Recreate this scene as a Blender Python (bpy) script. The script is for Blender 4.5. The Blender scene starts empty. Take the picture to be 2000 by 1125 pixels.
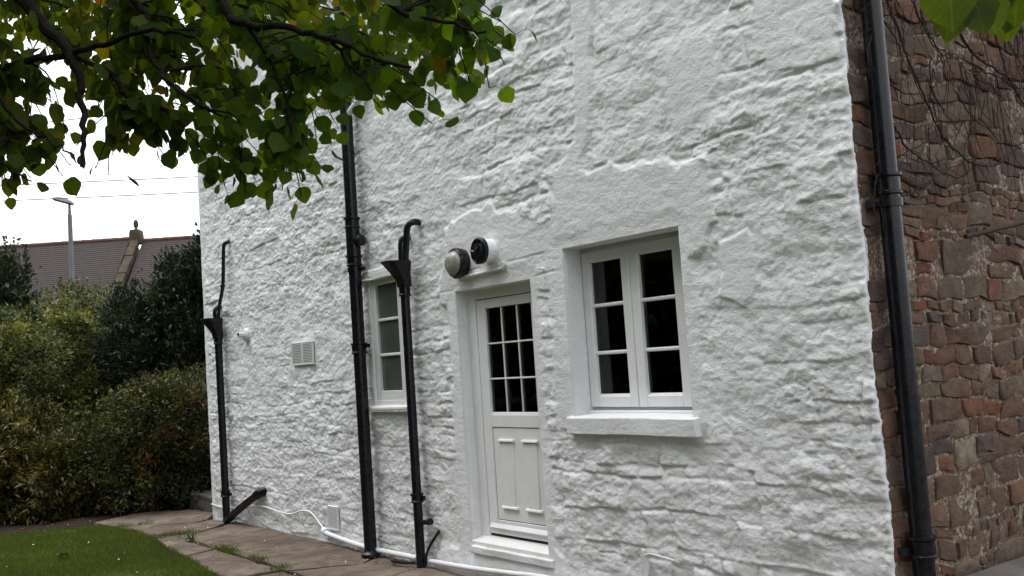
import bpy, bmesh, math, random
import numpy as np
from mathutils import Vector, Matrix

random.seed(11)
RNG = np.random.default_rng(7)
S = bpy.context.scene
COL = S.collection
R = math.radians

CAM_R=(0.592963,0.802417,-0.067244)
CAM_U=(0.095734,0.012666,0.995326)
CAM_F=(-0.799519,0.596629,0.069308)
CAM_LENS=35.782
VINES=[([(0.33, 3.45), (0.38, 3.31), (0.45, 3.19), (0.52, 3.05), (0.64, 2.9), (0.75, 2.74), (0.92, 2.64), (1.11, 2.61), (1.27, 2.63), (1.58, 2.76), (1.79, 2.87)], 0.003), ([(0.75, 3.54), (0.95, 3.44), (1.12, 3.28), (1.3, 3.22), (1.5, 3.17), (1.74, 3.16), (1.93, 3.11)], 0.004), ([(1.37, 3.58), (1.41, 3.46), (1.47, 3.33), (1.51, 3.2), (1.61, 3.08), (1.76, 2.95)], 0.003), ([(0.64, 3.44), (0.69, 3.29), (0.84, 3.21), (1.03, 3.22)], 0.002), ([(0.28, 2.99), (0.41, 2.96), (0.58, 2.97)], 0.0025), ([(0.28, 2.39), (0.46, 2.45), (0.72, 2.56), (0.98, 2.63), (1.21, 2.73)], 0.002), ([(0.27, 3.34), (0.38, 3.24), (0.42, 3.14)], 0.0015), ([(1.66, 3.67), (1.55, 3.43), (1.66, 3.29), (1.75, 3.2)], 0.002), ([(0.27, 2.76), (0.36, 2.67), (0.52, 2.61), (0.72, 2.54), (0.87, 2.53), (0.99, 2.58)], 0.0025), ([(0.56, 3.5), (0.63, 3.38), (0.74, 3.26), (0.9, 3.23), (1.02, 3.16), (1.05, 3.04)], 0.0015), ([(1.12, 3.28), (1.13, 3.13), (1.28, 3.1), (1.47, 3.02)], 0.0015), ([(0.68, 3.17), (0.67, 3.0), (0.78, 2.89), (0.91, 2.77)], 0.0013), ([(0.92, 3.02), (1.04, 2.89), (1.23, 2.82), (1.37, 2.72)], 0.0013), ([(1.74, 3.61), (1.63, 3.37), (1.64, 3.24), (1.71, 3.13)], 0.0015), ([(0.28, 2.6), (0.52, 2.69), (0.68, 2.74)], 0.0013), ([(1.27, 2.62), (1.43, 2.68), (1.59, 2.77)], 0.002), ([(1.09, 3.16), (1.33, 3.16), (1.54, 3.12), (1.75, 3.11)], 0.0025), ([(0.13, 3.4), (0.15, 3.28), (0.09, 3.13), (0.1, 3.02)], 0.0013), ([(0.27, 3.43), (0.21, 3.31), (0.14, 3.27)], 0.0013), ([(0.06, 3.04), (0.02, 3.0), (0.01, 2.94)], 0.0013), ([(0.07, 2.49), (0.05, 2.41), (0.07, 2.36)], 0.0013), ([(0.13, 2.49), (0.16, 2.43), (0.14, 2.36)], 0.0013)]
LIMBS=[([(-4.86, -3.83, 4.09), (-4.58, -3.73, 3.59), (-4.4, -3.63, 3.33), (-4.25, -3.57, 3.15), (-4.1, -3.52, 3.0), (-4.03, -3.5, 2.9), (-3.98, -3.5, 2.77), (-3.88, -3.52, 2.61), (-3.84, -3.54, 2.5)], 0.0378, 0.006), ([(-4.09, -3.52, 2.99), (-4.11, -3.36, 2.94), (-4.09, -3.32, 2.86), (-4.11, -3.27, 2.79)], 0.015300000000000001, 0.006), ([(-4.74, -3.88, 2.98), (-4.51, -3.74, 2.99), (-4.29, -3.61, 3.01), (-4.12, -3.52, 2.99), (-3.9, -3.43, 2.98), (-3.59, -3.34, 2.95), (-3.41, -3.26, 2.88)], 0.019799999999999998, 0.006), ([(-4.49, -3.3, 3.73), (-4.23, -3.24, 3.33), (-4.1, -3.21, 3.19), (-4.0, -3.22, 2.99), (-3.86, -3.19, 2.83), (-3.7, -3.13, 2.72)], 0.0216, 0.005), ([(-3.99, -3.13, 3.7), (-3.83, -3.03, 3.28), (-3.71, -3.02, 3.11), (-3.58, -3.0, 3.02), (-3.4, -2.92, 2.96), (-3.22, -2.84, 2.88), (-3.06, -2.77, 2.78), (-2.89, -2.71, 2.7)], 0.0234, 0.005), ([(-3.41, -2.81, 3.39), (-3.14, -2.75, 3.07), (-2.98, -2.68, 2.93), (-2.81, -2.61, 2.85), (-2.69, -2.53, 2.78)], 0.0162, 0.004), ([(-3.58, -3.0, 3.02), (-3.54, -2.92, 2.87), (-3.52, -2.88, 2.72), (-3.52, -2.86, 2.58)], 0.0108, 0.004), ([(-3.22, -2.84, 2.88), (-3.18, -2.77, 2.77), (-3.06, -2.76, 2.65)], 0.009000000000000001, 0.004), ([(-4.2, -3.84, 3.07), (-4.05, -3.77, 2.78), (-3.96, -3.72, 2.67), (-3.85, -3.64, 2.58), (-3.81, -3.58, 2.53)], 0.0108, 0.003), ([(-4.49, -3.87, 2.96), (-4.32, -3.78, 2.66), (-4.27, -3.7, 2.56), (-4.17, -3.65, 2.5)], 0.0108, 0.003)]
SPRAYS=[((-4.66, -3.65, 2.6), 8), ((-4.53, -3.65, 2.73), 10), ((-4.59, -3.56, 2.67), 9), ((-4.55, -3.53, 2.91), 10), ((-4.39, -3.46, 2.74), 9), ((-4.28, -3.38, 2.58), 4), ((-4.25, -3.34, 2.55), 2), ((-4.52, -3.45, 2.59), 2), ((-4.14, -3.12, 2.58), 4), ((-4.4, -3.33, 2.86), 6), ((-4.61, -3.61, 2.89), 10), ((-4.47, -3.58, 2.77), 10), ((-4.54, -3.49, 2.68), 8), ((-4.25, -3.27, 2.7), 9), ((-4.32, -3.22, 2.83), 11), ((-4.19, -3.2, 2.71), 10), ((-4.35, -3.09, 2.85), 11), ((-4.22, -3.07, 2.76), 10), ((-4.09, -3.06, 2.71), 5), ((-4.29, -3.02, 2.93), 11), ((-4.83, -3.58, 3.06), 9), ((-4.72, -3.44, 3.04), 7), ((-4.54, -3.36, 2.98), 6), ((-4.39, -3.63, 2.69), 6), ((-4.54, -3.66, 2.64), 7), ((-4.37, -3.43, 2.69), 5), ((-4.12, -2.92, 2.55), 9), ((-3.98, -2.89, 2.49), 11), ((-4.13, -2.76, 2.54), 5), ((-3.86, -2.73, 2.55), 11), ((-3.78, -2.71, 2.47), 9), ((-3.92, -2.66, 2.66), 11), ((-3.78, -2.63, 2.61), 8), ((-4.06, -2.68, 2.73), 12), ((-4.07, -2.72, 2.84), 12), ((-4.33, -2.9, 2.86), 12), ((-4.18, -2.86, 2.89), 12), ((-4.23, -2.75, 2.81), 9), ((-3.89, -2.62, 2.73), 8), ((-3.87, -2.62, 2.86), 7), ((-3.72, -2.57, 2.81), 10), ((-3.5, -2.6, 2.74), 10), ((-3.52, -2.47, 2.74), 4), ((-3.56, -2.54, 2.86), 12), ((-3.39, -2.46, 2.75), 12), ((-3.34, -2.39, 2.78), 12), ((-3.24, -2.41, 2.61), 5), ((-3.22, -2.39, 2.7), 10), ((-3.36, -2.43, 2.84), 12), ((-3.28, -2.31, 2.8), 11), ((-3.14, -2.29, 2.76), 8), ((-3.06, -2.26, 2.72), 3), ((-3.15, -2.32, 2.86), 12), ((-3.1, -2.26, 2.91), 12), ((-2.98, -2.26, 2.85), 9), ((-2.9, -2.24, 2.88), 3), ((-2.97, -2.25, 2.95), 9), ((-3.1, -2.27, 3.01), 12), ((-3.07, -2.25, 3.09), 9), ((-3.24, -2.29, 3.05), 13), ((-4.21, -2.75, 2.93), 12), ((-4.02, -2.65, 2.87), 13), ((-3.84, -2.58, 2.91), 13), ((-3.82, -2.53, 2.75), 9), ((-3.54, -2.51, 2.81), 12), ((-3.49, -2.44, 2.83), 13), ((-3.33, -2.38, 2.71), 11), ((-3.25, -2.28, 2.82), 12), ((-4.01, -2.78, 2.62), 9), ((-3.93, -2.74, 2.53), 10), ((-4.09, -2.88, 2.6), 10), ((-4.21, -2.95, 2.57), 5), ((-4.24, -2.93, 2.73), 8), ((-4.55, -3.2, 2.97), 11), ((-4.72, -3.28, 3.12), 10), ((-4.47, -3.09, 2.99), 12), ((-4.77, -3.51, 3.07), 8), ((-4.62, -3.61, 2.82), 8), ((-4.66, -3.65, 2.7), 7), ((-4.43, -3.52, 2.73), 7), ((-3.73, -2.59, 2.84), 10), ((-3.68, -2.53, 2.85), 11), ((-2.96, -2.24, 2.88), 5), ((-3.11, -2.26, 2.83), 10), ((-4.6, -3.56, 2.59), 4), ((-4.71, -3.62, 2.53), 6), ((-4.67, -3.66, 2.57), 7), ((-4.5, -3.6, 2.62), 8), ((-4.42, -3.5, 2.7), 8), ((-4.44, -3.54, 2.82), 9), ((-4.21, -3.22, 2.72), 8), ((-4.28, -3.31, 2.64), 6), ((-4.16, -3.14, 2.65), 7), ((-4.2, -3.04, 2.64), 5), ((-4.39, -3.45, 2.61), 6), ((-3.97, -2.87, 2.44), 8), ((-3.79, -2.71, 2.41), 9), ((-3.88, -2.75, 2.45), 7), ((-4.07, -2.92, 2.49), 8), ((-3.78, -2.63, 2.55), 8), ((-4.99, -2.21, 3.38), 15), ((-5.0, -2.12, 3.54), 11), ((-3.97, -2.62, 2.96), 13), ((-3.65, -2.25, 3.19), 11), ((-5.04, -3.67, 3.52), 13), ((-4.63, -3.46, 3.14), 14), ((-5.51, -2.49, 3.9), 10), ((-5.93, -3.03, 3.93), 11), ((-5.14, -3.05, 3.06), 15), ((-5.2, -2.09, 3.85), 11), ((-3.8, -1.91, 3.0), 12), ((-4.52, -2.95, 2.94), 12), ((-4.23, -3.28, 3.04), 15), ((-4.19, -2.34, 3.53), 12), ((-4.72, -2.7, 3.5), 15), ((-5.91, -3.12, 3.88), 15), ((-5.01, -2.91, 3.46), 13), ((-4.16, -3.17, 3.05), 10), ((-5.07, -1.91, 3.53), 10), ((-5.0, -1.82, 3.3), 12), ((-4.35, -2.78, 3.05), 13), ((-5.81, -3.33, 3.52), 12), ((-4.71, -3.69, 3.07), 12), ((-4.17, -2.84, 3.28), 12), ((-3.86, -1.97, 3.21), 12), ((-5.24, -2.98, 3.22), 15), ((-3.99, -2.52, 2.93), 10), ((-6.06, -3.34, 3.69), 10), ((-5.65, -3.03, 3.61), 13), ((-5.17, -2.02, 3.87), 15), ((-5.99, -3.47, 3.71), 11), ((-3.55, -2.03, 3.1), 13), ((-4.7, -3.55, 3.32), 13), ((-5.83, -2.83, 3.68), 11), ((-4.01, -1.72, 3.34), 15), ((-4.94, -3.02, 3.51), 11), ((-5.36, -3.41, 3.34), 11), ((-4.31, -2.51, 3.29), 10), ((-4.81, -2.64, 3.42), 14), ((-5.39, -2.79, 3.29), 15), ((-4.29, -2.6, 3.54), 14), ((-4.39, -2.26, 3.49), 15), ((-4.21, -2.34, 3.02), 11), ((-4.65, -2.46, 3.7), 12), ((-4.64, -3.1, 3.4), 14), ((-4.31, -2.47, 3.13), 15), ((-4.84, -3.01, 3.01), 11), ((-4.84, -1.53, 3.46), 12), ((-4.2, -2.82, 3.2), 12), ((-4.34, -1.62, 3.44), 15), ((-4.64, -2.23, 3.49), 14), ((-4.43, -2.74, 3.05), 14), ((-4.64, -1.94, 3.39), 10), ((-5.38, -3.2, 3.51), 11), ((-5.36, -3.15, 3.45), 10), ((-3.61, -1.99, 2.89), 11), ((-5.29, -3.43, 3.24), 14), ((-5.19, -3.6, 3.46), 14), ((-5.71, -3.43, 3.79), 12), ((-5.06, -3.7, 3.43), 13), ((-4.26, -1.89, 3.25), 10), ((-4.34, -2.68, 3.39), 14), ((-5.7, -2.75, 3.54), 11), ((-5.09, -2.74, 3.19), 12), ((-4.58, -2.78, 3.52), 13), ((-4.23, -1.65, 3.1), 12), ((-4.1, -2.11, 3.19), 12), ((-4.1, -2.75, 3.13), 15), ((-4.08, -1.97, 3.26), 11), ((-5.05, -2.54, 3.53), 13), ((-4.2, -1.66, 3.12), 12), ((-4.02, -2.36, 3.34), 10), ((-5.02, -3.02, 3.02), 12), ((-5.49, -3.29, 3.85), 13), ((-4.48, -3.31, 3.48), 13), ((-5.04, -3.68, 3.36), 13), ((-3.98, -2.27, 3.37), 11), ((-4.38, -2.22, 3.49), 13), ((-5.3, -2.39, 3.36), 10), ((-5.03, -3.67, 3.57), 15), ((-5.01, -2.96, 3.53), 13), ((-5.46, -2.8, 3.39), 11), ((-5.31, -3.58, 3.61), 10), ((-3.52, -2.29, 3.06), 13), ((-5.27, -2.17, 3.5), 15), ((-4.6, -2.76, 3.11), 13), ((-5.04, -2.01, 3.44), 13), ((-4.67, -1.73, 3.81), 15), ((-4.53, -1.99, 3.38), 13), ((-4.08, -1.85, 3.53), 14), ((-4.24, -1.85, 3.07), 13), ((-3.98, -2.76, 2.99), 11), ((-4.34, -3.3, 3.4), 10), ((-4.29, -3.19, 3.18), 13), ((-4.89, -2.0, 3.84), 11), ((-4.01, -2.68, 3.0), 11), ((-3.94, -1.73, 3.17), 11), ((-4.07, -2.66, 3.24), 14), ((-5.41, -3.15, 3.54), 15), ((-5.45, -3.47, 3.78), 15), ((-4.12, -3.11, 3.02), 10), ((-4.99, -3.02, 3.29), 15), ((-5.19, -2.8, 3.8), 11), ((-4.32, -2.65, 3.18), 14), ((-3.99, -2.82, 3.3), 11), ((-5.12, -3.13, 3.35), 11), ((-4.23, -2.08, 3.11), 13), ((-5.46, -3.23, 3.46), 10), ((-5.13, -2.27, 3.89), 14), ((-5.13, -2.22, 3.76), 13), ((-4.07, -1.7, 3.57), 14), ((-3.88, -2.46, 3.41), 13), ((-3.9, -2.56, 3.31), 15), ((-5.03, -2.55, 3.69), 13), ((-4.66, -3.02, 3.45), 14), ((-4.27, -2.34, 3.13), 15), ((-4.66, -1.75, 3.41), 13), ((-3.44, -2.15, 3.15), 14), ((-4.41, -3.39, 3.37), 10), ((-4.6, -3.71, 3.37), 13), ((-4.38, -2.38, 3.42), 12), ((-4.07, -1.94, 3.23), 13), ((-5.0, -2.64, 3.66), 10), ((-5.5, -2.7, 3.65), 11), ((-5.1, -2.35, 3.82), 12), ((-5.01, -2.03, 3.89), 12), ((-4.67, -1.43, 3.65), 15), ((-6.02, -3.5, 3.74), 11), ((-4.94, -3.48, 3.29), 15), ((-4.36, -3.37, 2.99), 15), ((-4.67, -3.71, 3.39), 13), ((-4.38, -1.68, 3.3), 11), ((-5.12, -2.58, 3.63), 15), ((-4.3, -2.9, 3.0), 11), ((-4.0, -1.84, 3.21), 12), ((-5.91, -3.55, 3.93), 13), ((-5.74, -3.17, 3.95), 14), ((-4.98, -2.39, 3.23), 11), ((-4.72, -1.49, 3.57), 10), ((-4.46, -2.29, 3.28), 10)]
NEAR_LEAVES=[((-0.87, -2.81, 2.22), 0.07), ((-0.86, -2.93, 2.22), 0.085), ((-0.92, -2.61, 2.25), 0.06), ((-0.88, -2.88, 2.22), 0.088), ((-0.87, -2.84, 2.22), 0.075), ((-0.89, -2.75, 2.26), 0.075), ((-0.92, -2.62, 2.26), 0.05), ((-0.89, -2.83, 2.26), 0.08), ((-0.88, -2.9, 2.25), 0.08), ((-0.88, -2.65, 2.27), 0.07), ((-0.88, -2.73, 2.27), 0.08)]
NEAR_TWIG=[(-1.1, -2.56, 2.64), (-0.98, -2.71, 2.42), (-0.9, -2.8, 2.31), (-0.89, -2.74, 2.29), (-0.9, -2.59, 2.31), (-0.89, -2.5, 2.3)]

# ------------------------------------------------------------------ camera
cd = bpy.data.cameras.new('camera'); cam = bpy.data.objects.new('camera', cd); COL.objects.link(cam)
cd.sensor_width = 36; cd.lens = CAM_LENS; cd.clip_start = 0.05; cd.clip_end = 2000
m = Matrix((CAM_R, CAM_U, tuple(-v for v in CAM_F))).transposed().to_4x4()
m.translation = (0, -4.5, 1.693)
cam.matrix_world = m
S.camera = cam
S.render.resolution_x = 1024; S.render.resolution_y = 576
# ------------------------------------------------------------------ sky, sun, exposure
SUN_EL, SUN_AZ = R(70), R(218)       # high, veiled sun in front of the white wall
w = bpy.data.worlds.new('World'); S.world = w; w.use_nodes = True
nt = w.node_tree; nt.nodes.clear()
sky = nt.nodes.new('ShaderNodeTexSky'); sky.sky_type = 'NISHITA'; sky.sun_disc = False
sky.sun_elevation = SUN_EL; sky.sun_rotation = SUN_AZ; sky.air_density = 2.0; sky.dust_density = 6.0; sky.ozone_density = 1.0
hs = nt.nodes.new('ShaderNodeHueSaturation'); hs.inputs['Saturation'].default_value = 0.12
bg = nt.nodes.new('ShaderNodeBackground'); bg.inputs['Strength'].default_value = 0.15
wo = nt.nodes.new('ShaderNodeOutputWorld')
nt.links.new(sky.outputs[0], hs.inputs['Color']); mx = nt.nodes.new('ShaderNodeMix'); mx.data_type = 'RGBA'; mx.inputs['Factor'].default_value = 0.82      # even cloud deck in front of the clear sky
mx.inputs['B'].default_value = (8.3, 8.55, 9.0, 1)
nt.links.new(hs.outputs[0], mx.inputs['A']); nt.links.new(mx.outputs['Result'], bg.inputs['Color']); nt.links.new(bg.outputs[0], wo.inputs[0])
sd = bpy.data.lights.new('sun', 'SUN'); sd.energy = 1.0; sd.angle = R(35); sd.color = (1.0, 0.985, 0.96)
sun = bpy.data.objects.new('sun', sd); COL.objects.link(sun)
# direction towards the sun (Nishita: rotation measured from +Y, clockwise seen from above)
sv = Vector((math.sin(SUN_AZ) * math.cos(SUN_EL), math.cos(SUN_AZ) * math.cos(SUN_EL), math.sin(SUN_EL)))
sun.rotation_euler = sv.to_track_quat('Z', 'Y').to_euler()
sun.location = (-8, -12, 20)
S.view_settings.view_transform = 'Standard'; S.view_settings.look = 'None'
S.view_settings.exposure = 0.68; S.view_settings.gamma = 1.0; S.view_settings.use_curve_mapping = False
S.render.engine = 'CYCLES'
S.cycles.max_bounces = 6; S.cycles.diffuse_bounces = 3; S.cycles.glossy_bounces = 3; S.cycles.transmission_bounces = 4; S.cycles.transparent_max_bounces = 10

# ------------------------------------------------------------------ helpers
def empty(name, loc=(0, 0, 0), parent=None):
    o = bpy.data.objects.new(name, None); COL.objects.link(o); o.location = loc; o.parent = parent
    o.empty_display_size = 0.1
    return o
def tag(o, label=None, cat=None, group=None, kind=None):
    if label: o['label'] = label
    if cat: o['category'] = cat
    if group: o['group'] = group
    if kind: o['kind'] = kind
    return o
def link(name, me, mat, parent=None, loc=None):
    o = bpy.data.objects.new(name, me); COL.objects.link(o)
    if mat is not None and len(me.materials) == 0: me.materials.append(mat)
    if parent is not None: o.parent = parent
    if loc is not None: o.location = loc
    return o
class MB:
    """collects shapes into one mesh (world coordinates, or relative to origin)"""
    def __init__(self, org=(0, 0, 0)): self.v = []; self.f = []; self.o = Vector(org)
    def add(self, vs, fs):
        b = len(self.v); self.v += [tuple(Vector(p) - self.o) for p in vs]; self.f += [tuple(b + i for i in f) for f in fs]
    def box(self, x0, x1, y0, y1, z0, z1):
        self.add([(x0,y0,z0),(x1,y0,z0),(x1,y1,z0),(x0,y1,z0),(x0,y0,z1),(x1,y0,z1),(x1,y1,z1),(x0,y1,z1)],
                 [(0,3,2,1),(4,5,6,7),(0,1,5,4),(1,2,6,5),(2,3,7,6),(3,0,4,7)]); return self
    def prism(self, poly, axis, a, b):
        n = len(poly)
        def p(u, v, t):
            return (t, u, v) if axis == 'x' else ((u, t, v) if axis == 'y' else (u, v, t))
        self.add([p(u, v, a) for u, v in poly] + [p(u, v, b) for u, v in poly],
                 [tuple(range(n - 1, -1, -1)), tuple(range(n, 2 * n))] + [(i, (i + 1) % n, n + (i + 1) % n, n + i) for i in range(n)]); return self
    def tube(self, pts, r, seg=12, cap=True):
        pts = [Vector(p) for p in pts]; n = len(pts)
        rr = r if isinstance(r, (list, tuple)) else [r] * n
        vs = []; up = None
        for i, p in enumerate(pts):
            t = (pts[min(i + 1, n - 1)] - pts[max(i - 1, 0)]).normalized()
            if up is None:
                a = Vector((0, 0, 1)) if abs(t.z) < .9 else Vector((1, 0, 0)); up = (a - t * a.dot(t)).normalized()
            else:
                up = (up - t * up.dot(t)).normalized()
            s = t.cross(up)
            for k in range(seg):
                q = 2 * math.pi * k / seg
                vs.append(p + (up * math.cos(q) + s * math.sin(q)) * rr[i])
        fs = [(i * seg + k, i * seg + (k + 1) % seg, (i + 1) * seg + (k + 1) % seg, (i + 1) * seg + k) for i in range(n - 1) for k in range(seg)]
        if cap: fs += [tuple(range(seg - 1, -1, -1)), tuple((n - 1) * seg + k for k in range(seg))]
        self.add(vs, fs); return self
    def lathe(self, prof, c, axis='z', seg=24):
        """prof: list of (radius, height along axis)"""
        vs = []; n = len(prof)
        for r, h in prof:
            for k in range(seg):
                q = 2 * math.pi * k / seg; a, b = r * math.cos(q), r * math.sin(q)
                vs.append({'z': (c[0]+a, c[1]+b, c[2]+h), 'y': (c[0]+a, c[1]+h, c[2]+b), 'x': (c[0]+h, c[1]+a, c[2]+b)}[axis])
        fs = [(i * seg + k, i * seg + (k + 1) % seg, (i + 1) * seg + (k + 1) % seg, (i + 1) * seg + k) for i in range(n - 1) for k in range(seg)]
        fs += [tuple(range(seg - 1, -1, -1)), tuple((n - 1) * seg + k for k in range(seg))]
        self.add(vs, fs); return self
    def build(self, name, mat, parent=None, smooth=35, bevel=0, seg=2):
        me = bpy.data.meshes.new(name); me.from_pydata(self.v, [], self.f); me.update()
        bm = bmesh.new(); bm.from_mesh(me); bmesh.ops.recalc_face_normals(bm, faces=bm.faces); bm.to_mesh(me); bm.free()
        if smooth:
            me.polygons.foreach_set('use_smooth', [True] * len(me.polygons)); me.set_sharp_from_angle(angle=R(smooth))
        o = link(name, me, mat, parent, self.o if self.o.length else None)
        if bevel:
            b = o.modifiers.new('bevel', 'BEVEL'); b.width = bevel; b.segments = seg; b.limit_method = 'ANGLE'; b.angle_limit = R(40)
        return o
def bez(pts, n=8):
    """Catmull-Rom through pts"""
    P = [Vector(p) for p in pts]; P = [P[0] * 2 - P[1]] + P + [P[-1] * 2 - P[-2]]; out = []
    for i in range(1, len(P) - 2):
        for k in range(n):
            t = k / n
            out.append(.5 * ((2 * P[i]) + (P[i+1] - P[i-1]) * t + (2*P[i-1] - 5*P[i] + 4*P[i+1] - P[i+2]) * t*t + (3*P[i] - P[i-1] - 3*P[i+1] + P[i+2]) * t**3))
    out.append(P[-2]); return out

# numpy gradient noise
_perm = np.random.default_rng(3).permutation(4096)
_gx = (1.5 * np.cos(np.arange(4096) * (2 * np.pi / 4096 * 7))).astype(np.float32); _gy = (1.5 * np.sin(np.arange(4096) * (2 * np.pi / 4096 * 7))).astype(np.float32)
_p32 = _perm.astype(np.int32)
def perlin(x, y, seed=0):
    x0 = np.floor(x); y0 = np.floor(y); xf = (x - x0).astype(np.float32); yf = (y - y0).astype(np.float32); xi = x0.astype(np.int32); yi = y0.astype(np.int32) + seed * 131
    r0 = _p32[yi & 4095] + xi; r1 = _p32[(yi + 1) & 4095] + xi
    u = xf * xf * xf * (xf * (xf * 6 - 15) + 10); v = yf * yf * yf * (yf * (yf * 6 - 15) + 10)
    def g(i, dx, dy):
        h = _p32[i & 4095]; return _gx[h] * dx + _gy[h] * dy
    a = g(r0, xf, yf); a += (g(r0 + 1, xf - 1, yf) - a) * u
    b = g(r1, xf, yf - 1); b += (g(r1 + 1, xf - 1, yf - 1) - b) * u
    return a + (b - a) * v
def fbm(x, y, o=4, seed=0, gain=.5):
    s = 0; a = 1.; t = 0
    for k in range(o):
        s = s + a * perlin(x * 2**k, y * 2**k, seed + k); t += a; a *= gain
    return s / t
def sstep(a, b, x):
    t = np.clip((x - a) / (b - a), 0, 1); return t * t * (3 - 2 * t)
_pl = _perm.tolist()
_gc = [(1.5 * math.cos(h * (2 * math.pi / 4096 * 7)), 1.5 * math.sin(h * (2 * math.pi / 4096 * 7))) for h in range(4096)]
def n1(x, y, seed=0):
    xi = math.floor(x); yi = math.floor(y); xf = x - xi; yf = y - yi; s = seed * 131
    r0 = _pl[(yi + s) & 4095]; r1 = _pl[(yi + 1 + s) & 4095]
    a = _gc[_pl[(xi + r0) & 4095]]; b = _gc[_pl[(xi + 1 + r0) & 4095]]; c = _gc[_pl[(xi + r1) & 4095]]; d = _gc[_pl[(xi + 1 + r1) & 4095]]
    u = xf**3 * (xf * (xf * 6 - 15) + 10); v = yf**3 * (yf * (yf * 6 - 15) + 10)
    p = (a[0] * xf + a[1] * yf) * (1 - u) + (b[0] * (xf - 1) + b[1] * yf) * u
    q = (c[0] * xf + c[1] * (yf - 1)) * (1 - u) + (d[0] * (xf - 1) + d[1] * (yf - 1)) * u
    return p * (1 - v) + q * v
def poly_sd(px, pz, poly):
    """signed distance (negative inside)"""
    d = np.full(px.shape, 1e9); ins = np.zeros(px.shape, bool); n = len(poly)
    for i in range(n):
        ax, az = poly[i]; bx, bz = poly[(i + 1) % n]; ex, ez = bx - ax, bz - az
        t = np.clip(((px - ax) * ex + (pz - az) * ez) / (ex * ex + ez * ez), 0, 1)
        d = np.minimum(d, np.hypot(px - ax - t * ex, pz - az - t * ez))
        c = (az > pz) != (bz > pz)
        with np.errstate(divide='ignore', invalid='ignore'):
            xi = ax + (pz - az) * ex / (ez if ez else 1e-12)
        ins ^= c & (px < xi)
    return np.where(ins, -d, d)

def np_mesh(name, V, Q, cols=None, smooth=False, loc=None):
    """V (n,3) floats; Q (m,k) ints (k = 3 or 4)"""
    me = bpy.data.meshes.new(name); V = np.asarray(V, np.float32); Q = np.asarray(Q, np.int32); k = Q.shape[1]
    me.vertices.add(len(V)); me.vertices.foreach_set('co', V.ravel())
    me.loops.add(Q.size); me.loops.foreach_set('vertex_index', Q.ravel())
    me.polygons.add(len(Q)); me.polygons.foreach_set('loop_start', np.arange(0, Q.size, k, dtype=np.int32))
    if smooth: me.polygons.foreach_set('use_smooth', np.ones(len(Q), bool))
    me.update(calc_edges=True)
    if cols is not None:
        at = me.color_attributes.new('Col', 'FLOAT_COLOR', 'POINT')
        c = np.ones((len(V), 4), np.float32); c[:, :3] = cols; at.data.foreach_set('color', c.ravel())
    if loc is not None:
        at = me.attributes.new('Loc', 'FLOAT_VECTOR', 'POINT'); at.data.foreach_set('vector', np.asarray(loc, np.float32).ravel())
    return me
def scatter(name, bv, bf, pos, X, Y, Z, scale, col):
    """one mesh of many copies of a small base shape; X,Y,Z (n,3) axes, col (n,3)"""
    bv = np.asarray(bv, float); bf = np.asarray(bf, int); n = len(pos); k = len(bv)
    V = pos[:, None, :] + scale[:, None, None] * (bv[None, :, 0:1] * X[:, None, :] + bv[None, :, 1:2] * Y[:, None, :] + bv[None, :, 2:3] * Z[:, None, :])
    F = bf[None] + (np.arange(n) * k)[:, None, None]
    return np_mesh(name, V.reshape(-1, 3), F.reshape(-1, bf.shape[1]), np.repeat(col, k, 0))
def unit(a): return a / np.maximum(np.linalg.norm(a, axis=1, keepdims=True), 1e-9)

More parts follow.
